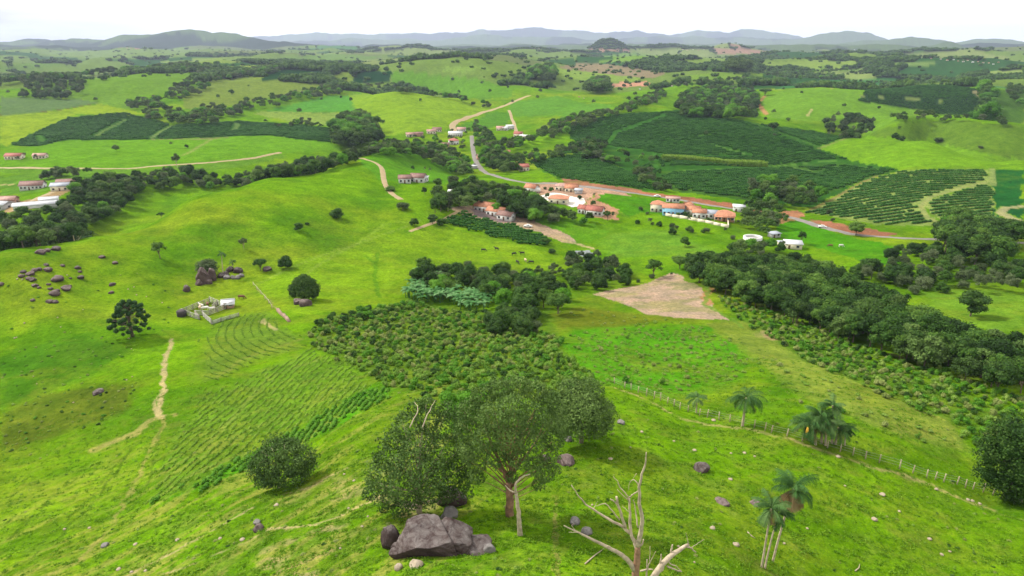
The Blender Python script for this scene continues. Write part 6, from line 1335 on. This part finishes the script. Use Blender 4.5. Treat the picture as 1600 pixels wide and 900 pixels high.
def house(px, py, w_, d, h, rot, roof, wall, label, style='gable', rise=None, name='house', cat='house', nwin=2, porch=0, up=0.0):
    x, y, z = at(px, py); rz = math.radians(rot); y2 = y + d * .35; x2 = x * y2 / y; zz_ = float(min(ground(x2, y2), z)) ; t_ = thing(name, label, cat, (x2, y2, zz_ - .1 + up), rz)
    rise = rise if rise is not None else d * .24; ov = .5
    m = MB(); m.box((0, 0, h / 2 - .4), (w_, d, h + .8))
    if style == 'gable': m.add([(-w_/2, -d/2, h), (-w_/2, d/2, h), (-w_/2, 0, h + rise), (w_/2, -d/2, h), (w_/2, d/2, h), (w_/2, 0, h + rise)], [[0, 2, 1], [3, 4, 5]], [[0, 3, 5, 2], [1, 2, 5, 4]])
    obj('wall', m.mesh('wall', WALL[wall]), t_)
    r_ = MB(); W2, D2 = w_ / 2 + ov, d / 2 + ov; e = rise * ov / (d / 2); th = .16
    if style == 'gable':
        for k in (0, 1):
            sg = 1 if k else -1; A_ = [(-W2, sg * D2, h - e + .05), (W2, sg * D2, h - e + .05), (W2, 0, h + rise + .05), (-W2, 0, h + rise + .05)]; B_ = [(a, b_, c + th) for a, b_, c in A_]
            r_.add(A_ + B_, None, [[0, 1, 2, 3], [7, 6, 5, 4], [0, 4, 5, 1], [1, 5, 6, 2], [2, 6, 7, 3], [3, 7, 4, 0]])
        r_.tube([(-W2, 0, h + rise + .2), (W2, 0, h + rise + .2)], [.14, .14], 6)
    elif style == 'hip':
        q = max(.2, W2 - D2); A_ = [(-W2, -D2, h + .05), (W2, -D2, h + .05), (W2, D2, h + .05), (-W2, D2, h + .05), (-q, 0, h + rise), (q, 0, h + rise)]
        r_.add(A_, [[0, 4, 3], [1, 2, 5]], [[0, 1, 5, 4], [2, 3, 4, 5]]); r_.add([(a, b_, c - .14) for a, b_, c in A_[:4]] + A_[:4], None, [[0, 3, 2, 1], [0, 1, 5, 4], [1, 2, 6, 5], [2, 3, 7, 6], [3, 0, 4, 7]])
    elif style == 'shed':
        A_ = [(-W2, -D2, h + .05), (W2, -D2, h + .05), (W2, D2, h + rise), (-W2, D2, h + rise)]; B_ = [(a, b_, c + th) for a, b_, c in A_]; r_.add(A_ + B_, None, [[3, 2, 1, 0], [4, 5, 6, 7], [0, 1, 5, 4], [1, 2, 6, 5], [2, 3, 7, 6], [3, 0, 4, 7]])
    obj('roof', r_.mesh('roof', TILE[roof]), t_)
    if nwin:
        n_ = nwin + 1; dk = nwin // 2
        for k in range(n_):
            xx = -w_ / 2 + w_ * (k + .5) / n_; o2 = MB()
            if k == dk: o2.box((xx, -d / 2 - .03, 1.05), (.95, .08, 2.1)); obj('door', o2.mesh('door', M_door), t_)
            else:
                o2.box((xx, -d / 2 - .03, 1.55), (1.15, .07, 1.05)); wn = obj('window', o2.mesh('window', M_dark), t_); o3 = MB()
                for c_, s3 in (((xx, -d/2-.05, 2.12), (1.35, .1, .1)), ((xx, -d/2-.05, .98), (1.35, .14, .1)), ((xx-.62, -d/2-.05, 1.55), (.1, .1, 1.04)), ((xx+.62, -d/2-.05, 1.55), (.1, .1, 1.04))): o3.box(c_, s3)
                obj('frame', o3.mesh('frame', M_frame), wn)
        o2 = MB(); o2.box((w_ / 2 + .03, 0, 1.55), (.07, 1.2, 1.05)); obj('window', o2.mesh('window', M_dark), t_)
    if porch:
        p_ = MB(); p_.add([(-w_/2, -d/2 - porch, h - .5), (w_/2, -d/2 - porch, h - .5), (w_/2, -d/2 - .1, h - .1), (-w_/2, -d/2 - .1, h - .1), (-w_/2, -d/2 - porch, h - .38), (w_/2, -d/2 - porch, h - .38), (w_/2, -d/2 - .1, h + .02), (-w_/2, -d/2 - .1, h + .02)], None, [[3, 2, 1, 0], [4, 5, 6, 7], [0, 1, 5, 4], [1, 2, 6, 5], [2, 3, 7, 6], [3, 0, 4, 7]])
        obj('porch_roof', p_.mesh('porch_roof', TILE[roof]), t_)
        for k in range(4): o2 = MB(); xx = -w_/2 + .2 + (w_ - .4) * k / 3; o2.box((xx, -d/2 - porch + .15, (h - .5) / 2), (.18, .18, h - .5)); obj('post', o2.mesh('post', WALL['white']), t_)
    return t_
house(1027,331,7,6.5,4.6,-22,'orange','cream','square cream house with orange hipped roof, leftmost of the roadside row','hip',2.0)
house(1051,336,11.5,7,4.4,-12,'orange','blue','sky-blue two-storey house with orange tiled roof','gable',1.7,nwin=4)
house(1071,333,7.5,6,4.0,48,'orange','white','narrow orange-roofed house turned across, joined to the blue house','gable',1.8)
house(1083,336,7,5.5,3.2,-20,'orange','cream','cream house with patchy orange roof right of the narrow house','gable',1.6)
house(1092,341,7,6,3.4,-16,'orange','white','white house with bright orange roof in the middle of the row','gable',1.5)
house(1107,341,9,5.5,2.8,-14,'grey','white','long open shed with white front and grey sheet roof','shed',.8,'shed','shed',3,0)
house(1131,345,10.5,8,3.2,-16,'orange','orange','big orange house with hipped roof and porch, rightmost of the row','hip',2.4,porch=2.0,nwin=4)
house(1154,331,6.5,5,3.2,-16,'white','white','small white block house beside the main road','shed',.3,'house','house',1)
house(1051,316,8,4,2.4,-14,'pink','white','low pale building between the road and the blue house','shed',.4,'house','house',3)
house(913,334,6,5.5,3,-24,'red','white','small white house with dark red roof, left of the white pair','gable',1.5)
house(930,337,9,6,3.2,-24,'red','white','white house with pinkish red roof, right of the white pair','gable',1.8,nwin=3)
house(873,318,11,8,3.2,-14,'orange','cream','orange-roofed pavilion in the white paved yard','hip',1.8)
house(831,300,7.5,6.5,3.2,-30,'orange','white','orange-roofed house beside a white tank at the yard corner','gable',1.8)
house(877,298,7.5,6,3.2,-12,'pink','cream','cream house with faded roof below the main road','hip',1.6)
house(893,300,8,6,3.0,-12,'orange','cream','house with dull orange roof beside a green-walled annex','gable',1.7)
house(904,303,4.5,4,2.4,-12,'grey','grey','little green-grey annex beside the dull orange house','shed',.5,'shed','shed',0)
house(803,263,11,6,3.4,-6,'red','yellow','yellow house with long red roof above the road bend','gable',1.6,nwin=4)
house(818,267,7.5,7,3.4,16,'red','cream','red-roofed cream house joined right of the yellow one','gable',2.0)
house(760,331,12,6.5,3.2,-24,'orange','white','left wing of the long white farmhouse with orange roof','gable',1.7,nwin=4)
house(777,338,10,6.5,3.0,-26,'orange','white','middle wing of the long white farmhouse','gable',1.6,nwin=3)
house(791,344,8,6,2.8,-28,'brown','white','lowest right wing of the long farmhouse with brown roof','gable',1.5)
house(654,285,8.5,7,3.4,-8,'brown','white','white farmhouse with brown roof on the knoll','gable',1.8)
house(633,286,7,6,3.0,6,'brown','white','small white house with grey base left of the knoll farmhouse','gable',1.5)
house(662,284,5,4.5,2.6,-8,'white','white','tiny white annex right of the knoll farmhouse','shed',.4,'shed','shed',1)
house(712,213,15,7.5,3.6,-4,'white','white','long white-roofed building at the bend of the pale dirt road','gable',1.5,nwin=5)
house(721,206,10,7,3.2,-4,'pink','white','pink-roofed building just behind the long white-roofed one','gable',2,nwin=3)
house(709,226,9,9,4.4,20,'red','white','white house with rounded red roof in a green garden','hip',2.4)
house(696,230,8,6,2.8,0,'brown','brick','low brown-roofed shed left of the garden house','gable',1.5,'shed','shed',1)
house(782,204,9,6.5,3.2,-8,'pink','cream','faded pink house right of a dark round tree in the valley','gable',1.9,nwin=3)
house(790,204,6,6,3.4,-8,'white','white','white house wall-to-wall with the faded pink house','gable',1.2)
house(797,202,9,6,4.2,20,'white','white','bright white-roofed shed at the end of the valley track','shed',.8,'shed','shed',2)
house(810,214,9,8,3.6,-14,'red','cream','red-roofed house east of the winding road','gable',2)
house(819,217,10,6,3.2,-14,'white','cream','low pale house right of the eastern red-roofed one','shed',.6)
house(683,206,10,6.5,3,10,'brown','cream','brown-roofed house left of the dirt road bend','gable',2,nwin=3)
house(674,209,10,6,3.2,10,'pink','cream','pink-roofed house below the brown-roofed one','gable',1.5)
house(641,214,9,6,3.2,14,'pink','cream','low pale farm building at the left end of the far hamlet','gable',1.5,nwin=2)
house(654,213,10,6,3.2,14,'brown','brick','brown shed among trees at the left of the far hamlet','gable',1.4,'shed','shed',1)
house(771,244,11,7,3.2,0,'orange','brick','orange roof among trees above the road','gable',1.8)
house(790,243,8,6,3.2,0,'orange','cream','small orange roof peeping from the trees right of the larger one','gable',1.6)
house(752,249,8,6,3.0,20,'brown','brick','brown roof hidden in trees close to the road','gable',1.6)
house(53,296,13.5,7,3,12,'brown','white','long white house with old brown roof on the left plain','gable',2.2,nwin=5)
house(24,249,16,8,3.6,4,'red','pinkish','pinkish house with red-brown roof above the left road','gable',2,nwin=4) if False else house(24,249,13,7,3,4,'red','cream','pinkish cream house with red-brown roof above the left road','gable',2,nwin=4)
house(64,248,10,6,2.8,8,'pink','cream','faded low house right of the one above the left road','gable',1.6,nwin=3)
house(97,298,10,7,3.4,14,'grey','cream','yellowish workshop with grey roof beside the left plain house','gable',1.4)
house(107,294,11,8,3.6,14,'brown','brick','brown-roofed barn behind the yellowish workshop','gable',2)
house(57,325,20,4.5,2,24,'white','white','long white plastic greenhouse beside the left track','gable',1.2,'greenhouse','greenhouse',0)
house(78,317,9,4,2.2,24,'white','white','short white greenhouse behind the long one','gable',1,'greenhouse','greenhouse',0)
house(4,328,9,8,3.2,-4,'white','grey','white-roofed shed at the left edge of the picture','gable',1.2,'shed','shed',1)
house(16,319,8,6,3,10,'pink','brick','small faded brick house near the left edge','gable',1.5)
house(740,264,5.5,3.5,2.6,-20,'white','grey','small white-roofed roadside shelter on the winding road','shed',.3,'shelter','shelter',0)
house(1238,389,7.5,5,2.6,-14,'white','cream','white-roofed shed above the ravine wood','shed',.6,'shed','shed',1)
house(1209,371,5,3.5,2.0,20,'grey','grey','ruined little grey hut by the orange track','shed',.3,'hut','hut',1)
house(1220,385,2.6,2.6,2.0,0,'grey','cream','tiny hut between the tank and the white-roofed shed','shed',.2,'hut','hut',0)
house(708,306,5,4,2.6,0,'white','white','tiny white-roofed hut among trees below the knoll','shed',.3,'hut','hut',0)
# far towns: small houses, hundreds of metres of them on the plain
TOWN = [(1395,92,3),(1405,93,2),(1418,90,3),(1380,94,3),(1368,93,2),(1362,95,3),(1440,91,2),(1455,92,3),(1470,93,3),(1480,95,4),(1490,94,3),(1497,96,3),(1505,97,4),(1512,95,3),(1520,98,4),(1528,97,3),(1536,99,4),(1545,99,3),(1552,101,3),(1560,98,3),(1498,90,2),(1460,89,2),(1410,88,2),(1400,79,3),(1408,78,3),(1416,79,2),(1423,78,3),
        (835,76,2),(842,77,3),(850,76,3),(856,78,2),(862,77,3),(870,76,2),(845,74,2),(872,78,3),(880,77,2),(1067,78,3),(1074,79,3),(1083,78,2),(1091,79,3),(1100,78,2),(1110,79,2),(1335,78,2),(1345,79,2),(1050,135,4),(980,138,4),(1000,140,4),(905,152,4),(912,154,3)]
for i, (px, py, w_) in enumerate(TOWN):
    x, y, z = at(px, py); d = math.hypot(x, y); s = w_ * d / F * .62; m = MB(); hh = s * .38
    m.box((0, 0, hh / 2), (s, s * .6, hh)); wl = m.mesh('wall', WALL[['white', 'cream', 'white', 'brick'][i % 4]]); r_ = MB(); a = s * .55; b2 = s * .35
    r_.add([(-a, -b2, hh), (a, -b2, hh), (a, b2, hh), (-a, b2, hh), (-a, 0, hh + s * .2), (a, 0, hh + s * .2)], [[0, 4, 3], [1, 2, 5]], [[0, 1, 5, 4], [2, 3, 4, 5], [3, 2, 1, 0]])
    t_ = thing('town_house', ('tiny pale house of the faraway town ' + ('far right' if px > 1300 else 'below the middle ridge' if px < 900 else 'right of centre')) if d > 2300 else 'small pale house near the bare red field in the distance', 'house', (x, y, z), random.uniform(-.4, .4), 'houses of the faraway towns' if d > 2300 else 'houses by the distant red field')
    obj('wall', wl, t_); obj('roof', r_.mesh('roof', TILE[['pink', 'orange', 'white', 'pink'][i % 4]]), t_)

# white paved yard, garden wall, pond, trough, tank
def sheet(name, pts, mat, rmin, rmax, lift=.12, flat=False, label=None):
    p, g = wpoly(pts, rmin, rmax); x0, y0 = p.min(0); x1, y1 = p.max(0); s = max(1.0, (x1 - x0) / 40); gx, gy = np.meshgrid(np.arange(x0, x1 + s, s), np.arange(y0, y1 + s, s), indexing='ij')
    gz = ground(gx, gy) + lift
    if flat: gz[:] = float(np.median(gz[pip(np.arctan2(gx, gy), np.log(np.hypot(gx, gy)), g)])) + .1
    ni, nj = gx.shape; i, j = np.meshgrid(np.arange(ni - 1), np.arange(nj - 1), indexing='ij'); cx, cy_ = gx[:-1, :-1] + s / 2, gy[:-1, :-1] + s / 2
    m_ = pip(np.arctan2(cx, cy_), np.log(np.hypot(cx, cy_)), g); f = np.stack([i * nj + j, (i + 1) * nj + j, (i + 1) * nj + j + 1, i * nj + j + 1], -1)[m_]
    return obj(name, new_mesh(name, np.stack([gx, gy, gz], -1).reshape(-1, 3), f, mat, True), kind='structure')
sheet('paved_yard', [(843,306),(862,301),(880,303),(897,308),(914,311),(914,318),(903,323),(893,324),(882,319),(868,318),(852,312)], simple_mat('white_concrete', (.58, .54, .47), var=.12), 330, 480, .15)
M_water, tW, bW = base_mat('pond_water'); bW.inputs['Base Color'].default_value = (.10, .12, .10, 1); bW.inputs['Roughness'].default_value = .12
sheet('pond', [(893,396),(900,392),(920,393),(928,398),(920,403),(903,403)], M_water, 200, 400, .05, True)
def wall_line(name, pts, h, th, mat, label, cat, rmin=0, rmax=1e9, segpart=None):
    P_ = np.array([at(a, b_, 0, rmin, rmax) for a, b_ in pts]); m = MB()
    for a, b_ in zip(P_[:-1], P_[1:]):
        k = max(1, int(np.hypot(*(b_ - a)[:2]) / 4))
        for q in range(k):
            s_, e_ = a + (b_ - a) * q / k, a + (b_ - a) * (q + 1) / k; c = (s_ + e_) / 2; c[2] = float(ground(c[0], c[1])); L = np.hypot(*(e_ - s_)[:2])
            m.box((c[0], c[1], c[2] + h / 2 - .3), (L + .02, th * (1 + .003 * (q % 2)), h + .6), math.atan2(e_[1] - s_[1], e_[0] - s_[0]))
    root_loc = P_[0]; me = m.mesh(name, mat); o = bpy.data.objects.new(name, me); o.location = root_loc; recentre(o, [me]); C.objects.link(o); o['label'] = label; o['category'] = cat; return o
wall_line('garden_wall', [(1040,337),(1062,341),(1090,346),(1115,351),(1138,356)], 1.5, .4, WALL['cream'], 'long pale retaining wall below the roadside houses', 'wall')
wall_line('garden_wall', [(1138,356),(1137,347)], 1.5, .4, WALL['cream'], 'short side wall at the right end of the long retaining wall', 'wall')
wall_line('feed_trough', [(434,486),(443,494),(452,503)], .6, .8, simple_mat('brown_trough', (.26, .17, .12)), 'long brown feed trough at the top of the curved maize rows', 'trough')
x, y, z = at(1176, 374); tk = thing('water_tank', 'round open pale concrete tank above the ravine wood', 'tank', (x, y, z)); m = MB(); th = np.linspace(0, 2 * math.pi, 29); ro, ri, hh = 4.6, 3.7, 1.5
pr = [(ro, -.4), (ro, hh), (ri, hh), (ri, .3)]; V = [[q * math.cos(a), q * .9 * math.sin(a), zz_] for a in th[:-1] for q, zz_ in pr]; n4 = 28; f = [[i * 4 + k, ((i + 1) % n4) * 4 + k, ((i + 1) % n4) * 4 + k + 1, i * 4 + k + 1] for i in range(n4) for k in range(3)]
m.add(V, None, f); obj('rim', m.mesh('rim', WALL['white']), tk); m = MB(); m.tube([(0, 0, -.3), (0, 0, .5)], [3.75, 3.75], 24); obj('floor_slab', m.mesh('floor_slab', WALL['grey']), tk)
m = MB(); x, y, z = at(838, 301); tk = thing('storage_tank', 'white horizontal tank beside the orange-roofed yard house', 'tank', (x, y, z)); m.tube([(-2.6, 0, 1.7), (-2.4, 0, 1.7), (2.4, 0, 1.7), (2.6, 0, 1.7)], [.9, 1.25, 1.25, .9], 14); obj('shell', m.mesh('shell', WALL['white'], True), tk)
m = MB(); m.box((-1.5, 0, .3), (.4, 1.8, 1.0)); m.box((1.5, 0, .3), (.4, 1.8, 1.0)); obj('cradle', m.mesh('cradle', WALL['grey']), tk)

# ------------------------------------------------------------------ corral
K = lambda *p: [(260 + a / 5.29, 370 + b_ / 5.29) for a, b_ in p]
x, y, z = at(*K((330, 640))[0]); cor = thing('cattle_corral', 'weathered wooden cattle corral above the curved maize rows', 'corral', (x, y, z))
def board_fence(parent, a, b_, h, mat, nb=4):
    P_ = np.array([at(*K(a)[0]), at(*K(b_)[0])]); L = np.hypot(*(P_[1] - P_[0])[:2]); n_ = max(2, int(L / 2.4)); m = MB(); an = math.atan2(P_[1, 1] - P_[0, 1], P_[1, 0] - P_[0, 0])
    Q_ = [P_[0] + (P_[1] - P_[0]) * i / n_ for i in range(n_ + 1)]
    for q in Q_: q[2] = float(ground(q[0], q[1]))
    for q in Q_: m.box((q[0], q[1], q[2] + h / 2 - .2), (.2, .2, h + .5), an)
    pm = m.mesh('posts', M_wood); m = MB()
    for q, e in zip(Q_[:-1], Q_[1:]):
        for k in range(nb):
            hz = h * (.2 + .8 * k / (nb - 1)) - .1; m.tube([q + [0, 0, hz], e + [0, 0, hz]], [.13, .13], 4)
    rm = m.mesh('boards', mat); recentre(parent, [pm, rm]); f_ = obj('fence_panel', rm, parent); obj('posts', pm, f_)
for a, b_, h, mt_ in [((120,640),(360,545),1.7,M_wood), ((362,540),(490,598),2.0,M_wood2), ((490,598),(360,648),1.7,M_wood), ((360,648),(240,645),1.5,M_wood2), ((130,635),(275,688),1.7,M_wood2), ((305,660),(375,722),1.7,M_wood2), ((372,725),(600,655),1.1,M_wood2), ((240,645),(275,688),1.5,M_wood), ((430,560),(385,600),1.6,M_wood)]:
    board_fence(cor, a, b_, h, mt_)
house(*K((518, 590))[0], 3.2, 2.6, 1.8, 16, 'white', 'brick', 'small brown shed with whitish roof at the corral corner', 'gable', .9, 'shed', 'shed', 1)
x, y, z = at(*K((128, 655))[0]); m = MB(); m.tube([(0, 0, -.3), (0, 0, 1.7), (0, 0, 1.9)], [1.35, 1.35, 1.1], 14); o = obj('water_barrel', m.mesh('water_barrel', simple_mat('dark_barrel', (.06, .05, .05)), True)); o.location = (x, y, z); o['label'] = 'dark round barrel at the left corner of the corral'; o['category'] = 'barrel'
# worn earth inside and before the corral is part of the ground cover

# ------------------------------------------------------------------ cattle and cars
M_cow = {'black': simple_mat('black_hide', (.03, .028, .026)), 'white': simple_mat('white_hide', (.72, .68, .60)), 'brown': simple_mat('brown_hide', (.16, .07, .04)), 'tan': simple_mat('tan_hide', (.55, .42, .26))}
def cow_mesh(mat, graze):
    m = MB(); m.tube([(-1.1, 0, 1.08), (-.95, 0, 1.1), (-.5, 0, 1.02), (.1, 0, 1.0), (.55, 0, 1.06), (.8, 0, 1.15)], [.16, .33, .38, .41, .36, .24], 10)
    hz = .35 if graze else 1.45; m.tube([(.7, 0, 1.2), (1.05, 0, (1.2 + hz) / 2 + .1), (1.3, 0, hz)], [.26, .18, .14], 8); m.tube([(1.22, 0, hz + .08), (1.45, 0, hz - .03), (1.68, 0, hz - .16)], [.14, .15, .09], 8)
    for x_, s in ((-.85, 1), (-.85, -1), (.6, 1), (.6, -1)): m.tube([(x_, s * .19, 1.0), (x_ + (-.08 if x_ < 0 else .02), s * .2, .55), (x_ + .02, s * .2, .02)], [.17, .09, .065], 6)
    for s in (-1, 1): m.tube([(1.25, s * .1, hz + .12), (1.22, s * .28, hz + .16)], [.05, .02], 5); m.tube([(1.27, s * .07, hz + .18), (1.33, s * .16, hz + .36)], [.03, .01], 5)
    m.tube([(-1.12, 0, 1.2), (-1.25, 0, .9), (-1.24, 0, .45)], [.05, .03, .04], 5); return m.mesh('cow', mat, True)
COWS = [(755.7,393,'black',1,'black cow grazing alone, leftmost of the herd'),(775.7,391,'black',0,'black cow standing, second of the herd from the left'),(803,399,'black',1,'black cow grazing just left of the darkest one'),(815.7,398,'black',0,'darkest cow standing in the middle of the herd'),
        (808.7,412,'black',1,'black cow grazing in front of the tan one'),(821,409,'tan',1,'pale tan cow in the middle of the herd'),(830,412,'black',1,'black cow grazing right of the tan one'),(378,467,'brown',1,'brown horse-like cow alone right of the corral shed'),
        (315,481,'white',0,'white cow inside the corral by the far fence'),(321,485,'white',1,'white cow in the middle of the corral'),(331,486,'white',0,'white cow on the right side of the corral'),(325,479,'brown',0,'brown cow at the back of the corral'),(313,484,'tan',0,'tan cow at the left inside the corral'),(1297,386,'brown',1,'brown cow on the meadow below the main road'),(1314,386,'white',1,'white cow on the meadow below the main road')]
for i, (px, py, c, gz_, lab) in enumerate(COWS):
    x, y, z = at(px, py); o = obj('cow', cow_mesh(M_cow[c], gz_)); o.location = (x, y, z); o.rotation_euler = (0, 0, [0, 2.6, .6, 3.4, 5.2, 1.9, 2.9][i % 7]); o['label'] = lab; o['category'] = 'cow'; rm_ = o.modifiers.new('merge', 'REMESH'); rm_.mode = 'VOXEL'; rm_.voxel_size = .05
def car(px, py, rz, label, mat=None):
    x, y, z = at(px, py); t_ = thing('parked_car', label, 'car', (x, y, z + .05), rz); m = MB(); pf = [(-2.1, .35), (-2.15, .8), (-1.9, .95), (-1.2, 1.0), (-.8, 1.45), (.6, 1.48), (1.15, 1.0), (2.0, .88), (2.15, .6), (2.1, .35)]
    V = [[a, -.85 + (.12 if c_ > 1.2 else 0), c_] for a, c_ in pf] + [[a, .85 - (.12 if c_ > 1.2 else 0), c_] for a, c_ in pf]; k = len(pf); f = [[i, (i + 1) % k, (i + 1) % k + k, i + k] for i in range(k)]
    me = new_mesh('body', V, [np.array(f)[:, ::-1], np.array([list(range(k))]), np.array([list(range(2 * k - 1, k - 1, -1))])], mat or WALL['white']); obj('body', me, t_)
    m = MB(); m.add([(-1.15, -.86, 1.03), (1.05, -.86, 1.03), (.58, -.76, 1.4), (-.75, -.76, 1.4), (-1.15, .86, 1.03), (1.05, .86, 1.03), (.58, .76, 1.4), (-.75, .76, 1.4)], None, [[0, 1, 2, 3], [7, 6, 5, 4], [1, 5, 6, 2], [0, 3, 7, 4]]); obj('windows', m.mesh('windows', M_dark), t_)
    for a in (-1.35, 1.35):
        for s in (-1, 1): m = MB(); m.tube([(a, s * .68, .33), (a, s * .9, .33)], [.33, .33], 12); obj('wheel', m.mesh('wheel', M_dark), t_)
car(825, 355, -.3, 'white car parked on bare earth below the long farmhouse'); car(1285, 356, -.5, 'white car on the verge of the main road'); car(1027, 308, -.2, 'pale car on the main road above the village green'); car(741, 258, 1.9, 'dark car on the winding road near the shelter', M_dark)

# ------------------------------------------------------------------ fence along the near path
px3 = [(27,130),(80,150),(117,158),(172,170),(223,178),(280,192),(338,205),(388,218),(417,228),(490,245),(562,268),(620,285),(680,300),(740,318),(800,335),(858,352),(922,370),(1018,398),(1080,418),(1145,440),(1185,448),(1225,460),(1288,470),(1327,486),(1363,494),(1410,508),(1455,522),(1500,532),(1540,545),(1590,560)]
fp = [(960,600),(976,607),(986,609),(997,614),(1010,619),(1022,623),(1032,626),(1043,631),(1053,635),(1062,640)] + [(1066 + a / 3, 600 + b_ / 3) for a, b_ in px3]
P_ = np.array([at(*p) for p in fp]); fz = thing('wire_fence', 'long wire fence on pale wooden posts along the footpath across the right slope', 'fence', tuple(P_[0])); rs = np.random.default_rng(8); tops = []
for q in P_:
    m = MB(); ln = rs.normal(0, .05, 2); h = rs.uniform(1.25, 1.65); c = q - P_[0]; m.tube([c + [0, 0, -.3], c + [ln[0] * .5, ln[1] * .5, h * .5], c + [ln[0], ln[1], h]], [.09, .085, .075], 6); obj('post', m.mesh('post', M_pale_bark, True), fz); tops.append(c + np.array([ln[0], ln[1], h]))
for k in (.35, .65, .92):
    m = MB(); b0 = P_ - P_[0]; m.tube(b0 + (np.array(tops) - b0) * k, np.full(len(P_), .012), 4); obj('wire', m.mesh('wire', WALL['grey']), fz)
# short fence from the corral to the tree
fp = [(396,446),(402,453),(408,460),(414,467),(420,474),(425,482)]; P_ = np.array([at(*p) for p in fp]); fz = thing('post_fence', 'short fence line climbing from the maize to the left hill', 'fence', tuple(P_[0]))
for q in P_: m = MB(); c = q - P_[0]; m.tube([c + [0, 0, -.3], c + [0, 0, 1.4]], [.12, .1], 6); obj('post', m.mesh('post', M_pale_bark, True), fz)
m = MB(); m.tube(P_ - P_[0] + [0, 0, 1.1], np.full(len(P_), .05), 4); obj('rail', m.mesh('rail', M_wood2), fz)

# ------------------------------------------------------------------ the air
zlo = float(Z.min()) + CAMZ - 1; zhi = max(CAMZ, float(Z.max()) + CAMZ) + 25
hm = MB(); s = 20600; hm.box((0, 0, (zlo + zhi) / 2), (2 * s, 2 * s, zhi - zlo)); hmat = bpy.data.materials.new('haze_air'); hmat.use_nodes = True; ht = hmat.node_tree; ht.nodes.clear()
ho = ht.nodes.new('ShaderNodeOutputMaterial'); pv = ht.nodes.new('ShaderNodeVolumePrincipled'); pv.inputs['Color'].default_value = (.68, .77, 1.0, 1); pv.inputs['Density'].default_value = HAZE; pv.inputs['Anisotropy'].default_value = .2
ht.links.new(pv.outputs[0], ho.inputs['Volume']); obj('haze', hm.mesh('haze', hmat), None, kind='stuff', label='thin bluish haze over the far country', category='haze')
